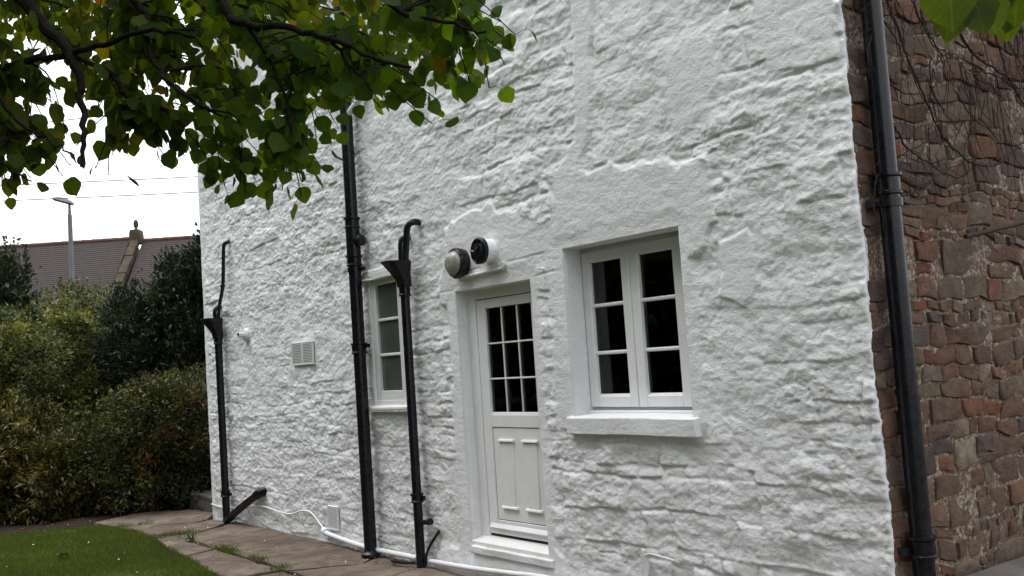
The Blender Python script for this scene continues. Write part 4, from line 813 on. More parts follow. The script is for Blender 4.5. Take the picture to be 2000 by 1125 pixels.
t = thing('cable_conduit', (-6.4, -.02, 2.36), 'thin white painted conduit running right from the bulkhead lamp', 'conduit')
kid(MB().tube(bez([(-6.66, -.035, 2.355), (-6.4, -.034, 2.362), (-6.12, -.034, 2.368), (-6.075, -.034, 2.385), (-6.065, -.033, 2.41)], 6), .013, 10), 'tube', M['wall'], t)
t = thing('wall_hook', (-5.62, -.03, 2.31), 'tiny white painted hook on the wall between door and window', 'hook')
kid(MB().tube([(-5.62, .0, 2.31), (-5.62, -.07, 2.315), (-5.60, -.075, 2.312)], .01, 8), 'peg', M['wall'], t)
# ornament behind the glass
t = thing('ornament', (-4.99, .26, 1.30), 'small white ornament standing inside the left window sash', 'ornament')
kid(MB().lathe([(.03, 0), (.034, .02), (.022, .06), (.03, .10), (.028, .13), (.018, .15), (.022, .17), (.018, .195), (.005, .205)], (-5.03, .27, 1.315), 'z', 16), 'figure', M['petal'], t, smooth=60)
kid(MB().box(-5.4, -4.3, .24, .40, 1.28, 1.315), 'inner_sill', M['door_cream'], t)
t = thing('pipe_stub', (-4.77, -.03, .3), 'white painted pipe stub at the foot of the wall below the window', 'pipe')
kid(MB().tube([(-4.80, -.035, .10), (-4.785, -.04, .40), (-4.78, -.045, .445)], [.022, .022, .014], 12), 'stub', M['wall'], t)
kid(MB().tube(bez([(-4.78, -.045, .40), (-4.72, -.05, .425), (-4.62, -.05, .42), (-4.52, -.04, .405)], 5), .007, 8), 'cable', M['wall'], t)
# iron rod on the side wall
t = thing('iron_rod', (-2.98, 1.2, 2.25), 'rusty iron rod sticking out over the red stone wall', 'rod')
kid(MB().tube([(-3.0, .90, 2.20), (-2.97, 1.25, 2.253), (-2.95, 2.1, 2.385)], .013, 10), 'bar', M['rust'], t)
kid(MB().box(-3.05, -2.98, 2.05, 2.10, 2.34, 2.43), 'wall_plate', M['rust'], t, bevel=.004)
# stone block at the corner
def rough_block(name, x0, x1, y0, y1, z0, z1, mat, amp=.02):
    bm = bmesh.new(); bmesh.ops.create_cube(bm, size=1.0); bmesh.ops.subdivide_edges(bm, edges=bm.edges, cuts=5, use_grid_fill=True)
    for v in bm.verts:
        p = Vector((x0 + (x1 - x0) * (v.co.x + .5), y0 + (y1 - y0) * (v.co.y + .5), z0 + (z1 - z0) * (v.co.z + .5)))
        v.co = p + Vector((n1(p.y * 5, p.z * 5 + 3, 1), n1(p.x * 5, p.z * 5, 2), .6 * n1(p.x * 4, p.y * 4, 3))) * amp
    me = bpy.data.meshes.new(name); bm.to_mesh(me); bm.free(); me.polygons.foreach_set('use_smooth', [True] * len(me.polygons)); me.set_sharp_from_angle(angle=R(50))
    o = link(name, me, mat); bv = o.modifiers.new('bevel', 'BEVEL'); bv.width = .02; bv.segments = 2; return o
tag(rough_block('stone_block', -13.75, -12.68, .14, .52, -.05, .20, M['slate'], .05), 'low weathered stone block beside the left end of the white wall', 'stone')

# ================================================================== CREEPER ON THE SIDE WALL
cr = thing('creeper', (-2.98, 1, .45), 'bare brown creeper stems spread over the top of the red stone wall', 'climber')
rg = random.Random(8)
def jit(pl, a):
    out = []
    for q in bez([(-2.985 + rg.uniform(-.004, .012), y, z) for y, z in pl], 6): out.append(q + Vector((rg.uniform(-.3, .5) * a, rg.uniform(-1, 1) * a, rg.uniform(-1, 1) * a)))
    return out
side_tw = MB()
for pl, r in VINES:
    pts = jit(pl, .006); n = len(pts); r = max(r * 2.1, .0038)
    kid(MB().tube(pts, [r * (1.15 - .6 * i / n) for i in range(n)], 6), 'stem', M['twig'], cr)
    for k in range(int(n / 2.6)):
        p = rg.choice(pts); a = rg.uniform(0, 6.28); L = rg.uniform(.06, .30); q = []
        for s in range(6):
            q.append(p + Vector((rg.uniform(-.003, .01), math.cos(a) * L * s / 5, math.sin(a) * L * s / 5))); a += rg.uniform(-.45, .45)
        side_tw.tube(q, [max(.0012, .003 * (1 - s / 6.5)) for s in range(6)], 4)
for k in range(95):     # loose hanging tendrils in the upper right
    y = rg.uniform(.35, 2.2); z = rg.uniform(2.75, 3.9); q = [Vector((-2.99, y, z))]; a = rg.uniform(-2.3, -.9)
    for s in range(7):
        q.append(q[-1] + Vector((rg.uniform(-.004, .006), math.cos(a) * .055, math.sin(a) * .055))); a += rg.uniform(-.35, .35)
    side_tw.tube(q, [max(.0014, .0034 * (1 - s / 9)) for s in range(8)], 4)
kid(side_tw, 'tendrils', M['twig'], cr)['kind'] = 'stuff'

# ================================================================== SHRUBS
LEAF_V = [(0, 0, 0), (.32, .35, .05), (0, 1, -.08), (-.32, .35, .05)]; LEAF_F = [(0, 1, 2, 3)]
def dirs(n, rng):
    a = rng.normal(size=(n, 3)); return unit(a)
def shrub(name, label, cat, base, lobes, nclump, per, sig, size, cols, upright=.2, flat=0., longf=1.0, stems=7, group=None, kindpart='foliage', core=None, mat='bush', seed=1, strands=0):
    rng = np.random.default_rng(seed); t = thing(name, base, label, cat, group)
    L = np.array([l[:6] for l in lobes], float); vol = L[:, 3] * L[:, 4] + L[:, 4] * L[:, 5] + L[:, 3] * L[:, 5]; pick = rng.choice(len(L), nclump, p=vol / vol.sum())
    d = dirs(nclump, rng); rad = 1 - np.abs(rng.normal(0, .16, nclump)); inner = rng.random(nclump) < .25; rad[inner] = rng.uniform(.3, .9, inner.sum())
    rad *= 1 + .18 * perlin(d[:, 0] * 3 + pick, d[:, 2] * 3 + d[:, 1] * 3, seed)
    cc = L[pick, :3] + d * L[pick, 3:6] * rad[:, None]
    ck = rng.random(nclump)
    n = nclump * per; ci = np.repeat(np.arange(nclump), per)
    pos = cc[ci] + rng.normal(size=(n, 3)) * sig * np.array([1, 1, .8]); ok = pos[:, 2] > .02; pos = pos[ok]; ci = ci[ok]; n = len(pos)
    out = unit(pos - L[pick[ci], :3]); Y = unit(out * .8 + rng.normal(size=(n, 3)) * .6 + np.array([0, 0, upright])); 
    Nn = unit(rng.normal(size=(n, 3)) * (.7 - .5 * flat) + out * .5 + np.array([0, 0, .45 + flat])); X = unit(np.cross(Y, Nn)); Z = np.cross(X, Y)
    sc = size * rng.uniform(.6, 1.35, n); c = np.array([q[0] for q in cols], float); pw = np.array([q[1] for q in cols], float)
    kc = rng.choice(len(c), nclump, p=pw / pw.sum()); kc2 = np.where(rng.random(n) < .7, kc[ci], rng.choice(len(c), n, p=pw / pw.sum()))
    col = c[kc2] * rng.uniform(.7, 1.3, (n, 1)) * (.5 + 1.0 * ck[ci])[:, None]
    bv = [(x, y * longf, z) for x, y, z in LEAF_V]
    me = scatter(kindpart, bv, LEAF_F, pos, X, Y, Z, sc, col)
    under(link(kindpart, me, M[mat]), t)['kind'] = 'stuff'
    b = MB(); rr = random.Random(seed)
    for k in range(stems):
        l = lobes[rr.randrange(len(lobes))]; tip = Vector(l[:3]) + Vector((rr.uniform(-.7, .7) * l[3], rr.uniform(-.7, .7) * l[4], rr.uniform(.1, .8) * l[5])); b0 = Vector((base[0] + rr.uniform(-.15, .15), base[1] + rr.uniform(-.15, .15), -.03))
        mid = (b0 + tip) / 2 + Vector((rr.uniform(-.2, .2), rr.uniform(-.2, .2), .15)); p = bez([b0, mid, tip], 6); b.tube(p, [.03 * (1 - .85 * i / len(p)) for i in range(len(p))], 6)
    kid(b, 'stem', M['bark'], t)
    if strands:
        b = MB()
        for k in range(strands):
            i = rng.integers(len(cc)); p0 = Vector(cc[i]); o = Vector(d[i]); o.z = abs(o.z) + .5; o.normalize(); p = [p0 + o * (s * .09) + Vector((rr.uniform(-.02, .02), rr.uniform(-.02, .02), -.006 * s * s)) for s in range(6)]
            b.tube(p, [.006 * (1 - s / 7) for s in range(6)], 4)
        kid(b, 'twigs', M['twig'], t)['kind'] = 'stuff'
    return t
G = lambda *a: a
shrub('golden_shrub', 'spreading golden brown evergreen bush at the left edge of the bed', 'shrub', (-15.9, -1.75, 0),
      [(-15.6, -2.2, .45, 1.0, .9, .75), (-16.2, -1.5, .65, 1.0, .9, .85), (-15.0, -1.25, .42, .75, .65, .62), (-17.2, -2.4, .6, 1.1, 1.0, .95)], 900, 66, .075, .046,
      [((.11, .088, .014), 4), ((.065, .06, .012), 5), ((.19, .14, .022), 1.8), ((.03, .038, .010), 4)], .0, .9, 2.2, 8, seed=3)
shrub('fuchsia_shrub', 'loose green shrub with reddish shoots in front of the house corner', 'shrub', (-14.3, .0, 0),
      [(-14.3, -.30, .75, .8, .75, .85), (-13.85, .55, 1.05, .6, .65, .55), (-14.0, -.1, 1.25, .65, .65, .5), (-14.8, -.9, .55, .65, .55, .65), (-14.9, .6, .9, .8, .8, .95)], 1000, 60, .085, .044,
      [((.055, .070, .018), 5), ((.085, .09, .022), 4), ((.12, .10, .026), 2), ((.17, .055, .022), .8), ((.032, .043, .016), 3)], .3, .1, 1.35, 10, seed=4, strands=70)
shrub('euonymus_shrub', 'large mounded bright yellow green shrub in the left of the garden', 'shrub', (-18.2, -.4, 0),
      [(-18.3, -.6, 2.0, 1.35, 1.15, 1.2), (-17.9, .35, 1.6, 1.0, .9, 1.1), (-18.9, -1.6, 1.8, 1.2, 1.0, 1.1), (-17.8, -.3, .9, 1.1, 1.0, .9)], 800, 70, .085, .066,
      [((.16, .165, .035), 4), ((.09, .105, .026), 5), ((.27, .25, .06), 2.2), ((.05, .065, .02), 3)], .3, .4, 1.0, 10, seed=5)
shrub('garden_hedge', 'yellow green leafy hedge running below the tiled roof', 'hedge', (-20.6, 1.6, 0),
      [(-21.9, -1.0, 2.3, 1.2, 1.2, 1.45), (-21.3, .3, 2.35, 1.1, 1.1, 1.4), (-20.8, 1.2, 2.3, 1.1, 1.1, 1.4), (-20.2, 2.2, 2.25, 1.1, 1.1, 1.35), (-19.6, 3.2, 2.2, 1.1, 1.1, 1.35), (-22.6, -2.2, 2.3, 1.2, 1.2, 1.4), (-23.3, -3.4, 2.2, 1.2, 1.2, 1.4),
       (-21.9, -1.0, 1.0, 1.2, 1.2, 1.2), (-20.8, 1.2, 1.0, 1.1, 1.1, 1.2), (-19.6, 3.2, 1.0, 1.1, 1.1, 1.2)], 1700, 40, .12, .075,
      [((.12, .13, .026), 4), ((.08, .095, .022), 5), ((.18, .175, .04), 1.8), ((.045, .06, .018), 3)], .4, .1, 1.0, 10, seed=6)
shrub('yew_tree', 'dark feathery evergreen tree close to the left end of the house', 'tree', (-15.6, 1.5, 0),
      [(-15.8, 1.5, 1.7, 1.1, 1.0, 1.5), (-15.55, 1.55, 2.7, .75, .7, 1.05), (-16.4, .85, 1.9, .75, .7, 1.15), (-16.75, .45, 2.3, .65, .6, .95), (-15.3, 1.9, 3.55, .5, .5, .72), (-15.9, .95, 3.0, .55, .5, .65), (-15.6, 1.35, 3.5, .42, .42, .6)], 1500, 56, .08, .045,
      [((.016, .026, .012), 5), ((.025, .038, .016), 4), ((.038, .052, .02), 1.2)], .5, .0, 1.9, 8, kindpart='crown', seed=7, strands=160)
shrub('laurel_shrub', 'tall dark shrub with upright leafy shoots at the far left', 'shrub', (-20.9, -1.2, 0),
      [(-20.8, -1.1, 2.9, .9, .8, 1.0), (-20.55, -.8, 3.7, .42, .4, .55), (-20.9, -1.3, 1.7, 1.0, .9, 1.1), (-21.2, -1.5, 3.6, .5, .5, .6)], 480, 36, .11, .085,
      [((.028, .042, .018), 5), ((.042, .06, .024), 3), ((.06, .075, .03), 1)], .7, .0, 1.2, 6, seed=8)
def upright_shoots():
    rng = np.random.default_rng(9); t = thing('leafy_shoots', (-20.5, -.8, 3.6), 'thin upright leafy shoots rising against the sky at the far left', 'shoots'); b = MB(); P = []; Yv = []
    for k in range(9):
        x0 = Vector((-20.75 + .07 * k + rng.uniform(-.05, .05), -1.15 + .09 * k, 3.55)); L = rng.uniform(.5, 1.25); a = Vector((rng.uniform(-.12, .12), rng.uniform(-.12, .12), 1)).normalized()
        pts = [x0 + a * (L * s / 7) + Vector((rng.uniform(-.015, .015),) * 3) for s in range(8)]; b.tube(pts, [.008 * (1 - s / 9) for s in range(8)], 5)
        for s in range(34):
            u = rng.uniform(.15, 1); p = x0 + a * L * u; q = rng.normal(size=3); q[2] = abs(q[2]) * .7 + .35; q /= np.linalg.norm(q); P.append(np.array(p) + q * .015); Yv.append(q)
    P = np.array(P); Yv = np.array(Yv); n = len(P); Nn = unit(rng.normal(size=(n, 3))); X = unit(np.cross(Yv, Nn)); Z = np.cross(X, Yv)
    c = np.array([.035, .05, .022]) * rng.uniform(.6, 1.5, (n, 1))
    under(link('foliage', scatter('foliage', LEAF_V, LEAF_F, P, X, Yv, Z, rng.uniform(.06, .10, n), c), M['bush']), t)['kind'] = 'stuff'; kid(b, 'stem', M['bark'], t)
upright_shoots()
# small broad-leaved weed at the bed edge and ground cover
shrub('bed_plant', 'small pale green broad-leaved plant at the edge of the lawn', 'plant', (-15.0, -1.72, 0), [(-15.0, -1.72, .14, .22, .2, .14)], 16, 4, .05, .13, [((.06, .10, .045), 3), ((.09, .14, .06), 1)], .2, .5, .9, 3, seed=12)
shrub('bed_plant', 'low dark creeping plant beside the stone block', 'plant', (-13.75, .1, 0), [(-13.7, .2, .09, .45, .25, .12), (-14.3, .05, .08, .4, .25, .12)], 60, 16, .05, .05, [((.03, .045, .018), 3), ((.05, .07, .03), 1)], .3, .3, .9, 3, seed=13)
# grass
def inside(px, pz, poly): return poly_sd(px, pz, poly) < 0
def grass():
    rng = np.random.default_rng(15); n = 150000
    x = rng.uniform(-14.5, -6.5, n); y = rng.uniform(-3.9, -.95, n); e = .035 * perlin(x * 4, y * 4, 2)
    k = poly_sd(x + e, y + e, lawn_poly) < .035; x, y = x[k], y[k]
    # tufts in the joints of the path
    jx, jy = [], []
    for (a, b, w, m) in [((-11.3, -.69), (-10.78, -.87), .03, 120), ((-10.78, -.87), (-9.5, -.83), .022, 70), ((-10.1, -.85), (-9.65, -.83), .04, 380), ((-9.5, -.83), (-8.45, -.87), .022, 70), ((-9.2, -.83), (-8.95, -.84), .03, 120), ((-12.8, -1.07), (-12.5, -.72), .02, 150), ((-11.45, -1.05), (-11.33, -.7), .06, 380), ((-8.5, -.86), (-8.42, -.9), .05, 130)]:
        t = rng.random(m); jx.append(a[0] + (b[0] - a[0]) * t + rng.normal(0, w, m)); jy.append(a[1] + (b[1] - a[1]) * t + rng.normal(0, w, m))
    jx = np.concatenate(jx); jy = np.concatenate(jy)
    x = np.concatenate([x, jx]); y = np.concatenate([y, jy]); n = len(x)
    patch = fbm(x * 1.2, y * 1.2, 3, 5); pos = np.stack([x, y, np.full(n, .0) + .02 * perlin(x, y, 1)], -1); pos[-len(jx):, 2] = .02
    Y = unit(np.stack([rng.normal(0, .38, n), rng.normal(0, .38, n), np.ones(n)], -1)); q = dirs(n, rng); X = unit(np.cross(Y, q)); Z = np.cross(X, Y)
    L = rng.uniform(.022, .055, n) * (1 + .35 * patch)
    c0 = np.array([.085, .125, .016]); c1 = np.array([.155, .19, .032]); c2 = np.array([.13, .12, .04]); tt = rng.random((n, 1)); col = c0 + (c1 - c0) * tt; dry = rng.random(n) < .06; col[dry] = c2; col *= (1 + .35 * patch)[:, None]
    me = scatter('grass', [(-.07, 0, 0), (.07, 0, 0), (.035, .6, .05), (0, 1, .16)], [(0, 1, 2, 3)], pos, X, Y, Z, L, col)
    tag(link('grass', me, M['blade']), 'short green grass blades of the lawn', None, None, 'stuff')
grass()
def litter():
    rng = np.random.default_rng(18); P = []; 
    for (n, x0, x1, y0, y1, z) in ((16, -13.6, -9, -2.6, -1.3, .035), (30, -15.2, -13.4, -1.9, -.9, .02), (40, -12, -8, -1.1, -.1, .045)):
        P.append(np.stack([rng.uniform(x0, x1, n), rng.uniform(y0, y1, n), np.full(n, z)], -1))
    P = np.concatenate(P); n = len(P); Y = unit(np.stack([rng.normal(size=n), rng.normal(size=n), rng.normal(0, .25, n)], -1)); Nn = unit(rng.normal(size=(n, 3)) * .25 + np.array([0, 0, 1])); X = unit(np.cross(Y, Nn)); Z = np.cross(X, Y)
    me = scatter('fallen_petals', LEAF_V, LEAF_F, P, X, Y, Z, rng.uniform(.015, .032, n), np.ones((n, 3)))
    tag(link('fallen_petals', me, M['petal']), 'pale petals and scraps scattered over lawn, soil and path', None, None, 'stuff')
    t = thing('fallen_leaf', (-11.0, -2.05, .04), 'single curled tan leaf lying on the lawn', 'leaf')
    kid(MB().add([(-11.06, -2.1, .06), (-10.98, -2.02, .05), (-10.93, -2.08, .075), (-11.0, -2.14, .085)], [(0, 1, 2, 3)]) or MB(), 'blade', M['drygold'], t) if False else None
    b = MB(); b.add([(-11.08, -2.1, .06), (-11.0, -2.02, .045), (-10.92, -2.05, .07), (-10.9, -2.12, .085), (-11.0, -2.14, .06)], [(0, 1, 2, 3, 4)]); kid(b, 'blade', M['drygold'], t)
litter()

# ================================================================== BACKGROUND: tiled building, street lamp, wires
RD = Vector((.594, .804, 0)).normalized(); TD = Vector((.804, -.594, 0))      # along the ridge; towards the garden
A0 = Vector((-45.6, 9.05, 8.10))                                             # ridge end under the finial
def roof_pt(s, d): return A0 + RD * s + TD * d + Vector((0, 0, -d * 1.0))
ch = thing('chapel', (-47, 5, 0), 'long building with brown clay tile roof and stone gable coping', 'building')
def tile_slope(s0, s1, dz, back=0):
    vs, fs, uv = [], [], []; rows = 56; rh = .1
    for k in range(rows):
        d0, d1 = k * rh, (k + 1) * rh; off = Vector((TD.x, TD.y, 1)).normalized() * .012
        p = [roof_pt(s0, d0) , roof_pt(s1, d0), roof_pt(s1, d1) + off, roof_pt(s0, d1) + off]
        p = [q + Vector((0, 0, dz)) for q in p]
        b = len(vs); vs += p + [p[3] - off, p[2] - off]; fs += [(b, b + 1, b + 2, b + 3), (b + 3, b + 2, b + 5, b + 4)]
    me = bpy.data.meshes.new('roof_slope'); me.from_pydata([tuple(v) for v in vs], [], fs); me.update()
    ul = me.uv_layers.new(name='UVMap')
    for i, lp in enumerate(me.loops):
        q = me.vertices[lp.vertex_index].co; ul.data[i].uv = ((q - A0).dot(RD), (q - A0).dot(TD))
    return under(link('roof_slope', me, M['tiles']), ch)
tile_slope(-24, -.28, 0); tile_slope(.28, 14, -.12)
for (s0, s1, dz) in ((-24, -.28, 0), (.28, 14, -.12)):
    s = s0; first = None
    while s < s1 - .3:
        if first is None: first = kid(MB(A0 + RD * s).tube([A0 + RD * s + Vector((0, 0, dz + .01)), A0 + RD * (s + .435) + Vector((0, 0, dz + .01))], [.10, .085], 8), 'ridge_tile', M['ridge'], ch)
        else:
            o = first.copy(); COL.objects.link(o); o.location = A0 + RD * s
        s += .45
# back slope and walls below
b = MB()
for (s0, s1, dz) in ((-24, -.3, -.02), (.3, 14, -.14)):
    q = [A0 + RD * s0 + Vector((0, 0, dz)), A0 + RD * s1 + Vector((0, 0, dz)), A0 + RD * s1 - TD * 5.6 + Vector((0, 0, dz - 5.6)), A0 + RD * s0 - TD * 5.6 + Vector((0, 0, dz - 5.6))]; b.add(q, [(0, 1, 2, 3)])
kid(b, 'back_slope', M['tiles'], ch, smooth=0)
b = MB()
for d in (5.2, -5.2):
    q = [A0 + RD * -24 + TD * d, A0 + RD * 14 + TD * d]; b.add([(q[0].x, q[0].y, -.05), (q[1].x, q[1].y, -.05), (q[1].x, q[1].y, 2.85), (q[0].x, q[0].y, 2.85)], [(0, 1, 2, 3)])
for s in (-24, 0, 14):
    q = [A0 + RD * s + TD * 5.2, A0 + RD * s - TD * 5.2, A0 + RD * s]; b.add([(q[0].x, q[0].y, -.05), (q[1].x, q[1].y, -.05), (q[1].x, q[1].y, 2.85), (q[2].x, q[2].y, 7.95), (q[0].x, q[0].y, 2.85)], [(0, 1, 2, 3, 4)])
kid(b, 'wall', M['grey_render'], ch, smooth=0)
rg = random.Random(21)
for k in range(11):
    d0 = .12 + k * .42; d1 = d0 + .405; wv = .18; up = Vector((TD.x, TD.y, 1)).normalized(); th = .14 + rg.uniform(-.015, .03)
    j = rg.uniform(-.02, .02); bm = MB()
    q = [roof_pt(-wv + j, d0), roof_pt(wv + j, d0), roof_pt(wv + j, d1), roof_pt(-wv + j, d1)]
    bm.add([p - up * .1 for p in q] + [p + up * th for p in q], [(0, 3, 2, 1), (4, 5, 6, 7), (0, 1, 5, 4), (1, 2, 6, 5), (2, 3, 7, 6), (3, 0, 4, 7)])
    kid(bm, 'coping_stone', M['coping'], ch, bevel=.02)
kp = A0 + Vector((0, 0, .0))
b = MB(); b.prism([(-.28, -.25), (.28, -.25), (.22, .30), (.18, .38), (-.18, .38), (-.22, .30)], 'y', -.26, .26)
an = math.atan2(RD.y, RD.x); b.v = [tuple(Matrix.Rotation(an, 3, 'Z') @ Vector(v) + kp) for v in b.v]; kid(b, 'apex_stone', M['coping'], ch, bevel=.02)
b = MB().lathe([(.13, .37), (.13, .40), (.06, .43), (.05, .46), (.09, .52), (.11, .62), (.10, .73), (.065, .81), (.02, .84)], kp, 'z', 16); kid(b, 'finial', M['coping'], ch, smooth=60)
# street lamp
lp = thing('street_lamp', (-36.8, 4.22, 0), 'tall grey street lamp with flat head beside the tiled roof', 'street lamp')
kid(MB().tube([(-36.8, 4.22, 0), (-36.8, 4.22, 3.0)], [.105, .10], 14), 'base_column', M['galv'], lp)
kid(MB().tube([(-36.8, 4.22, 3.0), (-36.8, 4.22, 7.65)], [.092, .072], 14), 'column', M['galv'], lp)
kid(MB().tube([(-36.8, 4.22, 7.65), (-36.8, 4.22, 8.05)], [.055, .04], 12), 'spigot', M['galv'], lp)
b = MB()
c = Vector((-36.92, 4.05, 8.1)); vs = []; n = 16
for z, sc in ((-.02, .75), (.03, 1.0), (.10, .8), (.16, .4)):
    for k in range(n):
        a = 2 * math.pi * k / n; q = RD * math.cos(a) * .40 * sc + TD * math.sin(a) * .22 * sc
        vs.append(c + q + Vector((0, 0, z - .16 * math.cos(a) * sc * .8)))
b.add(vs, [(r * n + k, r * n + (k + 1) % n, (r + 1) * n + (k + 1) % n, (r + 1) * n + k) for r in range(3) for k in range(n)] + [tuple(range(n)), tuple(3 * n + k for k in range(n))])
kid(b, 'lamp_head', M['galv'], lp, smooth=60)
def wire(p0, p1, label, sag=.25):
    p0, p1 = Vector(p0), Vector(p1); d = p1 - p0; a, c = p0 - d * 3.2, p1 + d * 3.2; pts = []
    for i in range(41):
        t = i / 40; q = a.lerp(c, t); q.z -= sag * (1 - (2 * t - 1) ** 2) - sag; pts.append(q)
    tag(MB().tube(pts, .012, 5).build('overhead_wire', M['wire']), label, 'wire', 'overhead wires')
wire((-27.18, .36, 6.77), (-24.33, 4.2, 6.66), 'upper of the two thin wires crossing the sky above the lamp')
wire((-27.22, .35, 6.39), (-24.36, 4.19, 6.28), 'lower of the two thin wires crossing the sky above the lamp')
wire((-25.61, 2.3, 8.30), (-24.16, 4.22, 8.42), 'highest wire half hidden behind the overhanging leaves', .1)

# ================================================================== OVERHANGING TREE
LO = [(0, 0), (.16, -.02), (.36, .08), (.47, .26), (.49, .45), (.42, .64), (.27, .82), (.11, .95), (0, 1.04), (-.11, .95), (-.27, .82), (-.42, .64), (-.49, .45), (-.47, .26), (-.36, .08), (-.16, -.02)]
def leaf_shape(seed, curl=.10, fold=.10):
    r = random.Random(seed); V = []; F = []
    mid = [(0, y) for y in (.0, .22, .45, .68, .88, 1.08)]
    def z(x, y): return fold * abs(x) * 1.3 - curl * y * y - .25 * curl * (x * x) * 4 + .05 * math.sin(6 * y + seed) * abs(x) * 2
    rim = []
    for i, (x, y) in enumerate(LO):
        j = 1 + r.uniform(-.13, .10) if i not in (0, 8) else 1
        rim.append((x * j * 1.14, y * (1 + r.uniform(-.015, .015))))
    V = [(x, y, z(x, y)) for x, y in rim] + [(0, y, z(0, y)) for _, y in mid[1:5]]
    # right half rim 0..8, left half rim 8..15,0 ; midrib 16..19
    mr = [0, 16, 17, 18, 19, 8]
    right = [1, 2, 3, 4, 5, 6, 7]; left = [15, 14, 13, 12, 11, 10, 9]
    for side, rev in ((right, False), (left, True)):
        tri = [(0, side[0], side[1]), (0, side[1], 16), (16, side[1], side[2]), (16, side[2], 17), (17, side[2], side[3]), (17, side[3], side[4]), (17, side[4], 18), (18, side[4], side[5]), (18, side[5], 19), (19, side[5], side[6]), (19, side[6], 8)]
        F += [t[::-1] if rev else t for t in tri]
    return V, F
LCOL = [((.036, .054, .013), 6), ((.052, .072, .014), 5), ((.080, .094, .016), 3.2), ((.12, .115, .020), 1.8), ((.15, .120, .02), .6), ((.11, .06, .02), .2)]
LMESH = []
for k in range(14):
    v, f = leaf_shape(k, .06 + .07 * (k % 5), -.06 + .09 * (k % 4)); cc = random.Random(50 + k).choices([c for c, _ in LCOL], [w_ for _, w_ in LCOL])[0]
    LMESH.append((v, f, cc))
def leaf_me(k, col):
    v, f, _ = LMESH[k]; me = bpy.data.meshes.new('leaf'); me.from_pydata(v, [], f); me.update(); me.polygons.foreach_set('use_smooth', [True] * len(me.polygons))
    at = me.color_attributes.new('Col', 'FLOAT_COLOR', 'POINT'); at.data.foreach_set('color', np.array([(*col, 1)] * len(v), np.float32).ravel()); me.materials.append(M['leaf'])
    at = me.attributes.new('Loc', 'FLOAT_VECTOR', 'POINT'); at.data.foreach_set('vector', np.array(v, np.float32).ravel()); return me
def frame(Y, N):
    Y = Y.normalized(); X = Y.cross(N).normalized(); return X, Y, X.cross(Y)
def leafy(t, leaves, nsingle, key):
    """leaves: (pos, Ydir, Ndir, size, meshindex, colour)"""
    order = sorted(range(len(leaves)), key=lambda i: key(leaves[i])); single = set(order[:nsingle]); cache = {}
    for i in order[:nsingle]:
        p, y, n, s, k, c = leaves[i]; ck = (k, c)
        if ck not in cache: cache[ck] = leaf_me(k, c)
        o = bpy.data.objects.new('leaf', cache[ck]); COL.objects.link(o); o.parent = t
        X, Y, Z = frame(y, n); mm = Matrix((X * s, Y * s, Z * s)).transposed().to_4x4(); mm.translation = p - Vector(t.location); o.matrix_local = mm
    rest = [leaves[i] for i in range(len(leaves)) if i not in single]
    if not rest: return
    V = []; F = []; C = []; LL = []; off = 0
    for p, y, n, s, k, c in rest:
        v, f, _ = LMESH[k]; X, Y, Z = frame(y, n); LL.append(np.array(v)); A = np.array(v) * s; V.append(np.array(p) + A[:, 0:1] * np.array(X) + A[:, 1:2] * np.array(Y) + A[:, 2:3] * np.array(Z)); F.append(np.array(f) + off); C.append(np.tile(np.array(c), (len(v), 1))); off += len(v)
    under(link('foliage', np_mesh('foliage', np.concatenate(V), np.concatenate(F), np.concatenate(C), True, np.concatenate(LL)), M['leaf']), t)['kind'] = 'stuff'
tree = thing('lime_tree', (-4.6, -7.4, 0), 'broad-leaved tree with dark branches and leaves overhanging the top left', 'tree')
rg = random.Random(33)
TB = Vector((-4.6, -7.4, 0)); fork = Vector((-4.5, -7.2, 3.4)); 
trunk_pts = bez([TB + Vector((0, 0, -.1)), (-4.6, -7.36, 1.2), (-4.55, -7.3, 2.4), fork, (-4.5, -7.1, 5.0), (-4.6, -7.0, 7.2)], 6)
kid(MB().tube(trunk_pts, [.24 - .2 * i / len(trunk_pts) for i in range(len(trunk_pts))], 14), 'trunk', M['bark'], tree)
limb_samples = []
for i, (pl, r0, r1) in enumerate(LIMBS):
    pl = [Vector(p) for p in pl]
    if i in (0, 2, 3, 4, 5, 8, 9):
        q = pl[0] + (pl[0] - pl[1]).normalized() * .4; st = Vector((-4.5, -7.15, 3.5 + .22 * i)); pl = [st, (st + q) / 2 + Vector((0, 0, .45)), q] + pl
        rs = r0 * 1.7
    else: rs = r0
    pts = bez(pl, 5); pts = [p + Vector((rg.uniform(-1, 1), rg.uniform(-1, 1), rg.uniform(-1, 1))) * .008 for p in pts]; n = len(pts)
    rs *= .75; rad = [rs + (r1 - rs) * (k / n) ** .9 for k in range(n)]
    kid(MB().tube(pts, rad, 8), 'branch', M['bark'], tree); limb_samples += [(p, rad[k]) for k, p in enumerate(pts)]
leaves = []
def add_leaf(p, down, out, s, rg):
    y = Vector((rg.uniform(-.55, .55), rg.uniform(-.55, .55), -1.0 * down)) + out * rg.uniform(.2, .9); n = Vector((rg.uniform(-1, 1), rg.uniform(-1, 1), rg.uniform(-.2, 1.0)))
    k = rg.randrange(len(LMESH)); gr = min(1, max(0, (p.x + 4.5) / .7)); c = rg.choices([c for c, _ in LCOL], [w_ * (1 - .6 * gr if q > 2 else 1) for q, (_, w_) in enumerate(LCOL)])[0]; c = (round(c[0] * (1 - .22 * gr), 4), round(c[1] * (1 + .08 * gr), 4), c[2])
    leaves.append((p, y, n, s, k, c))
twm = MB(); hand_n = 63
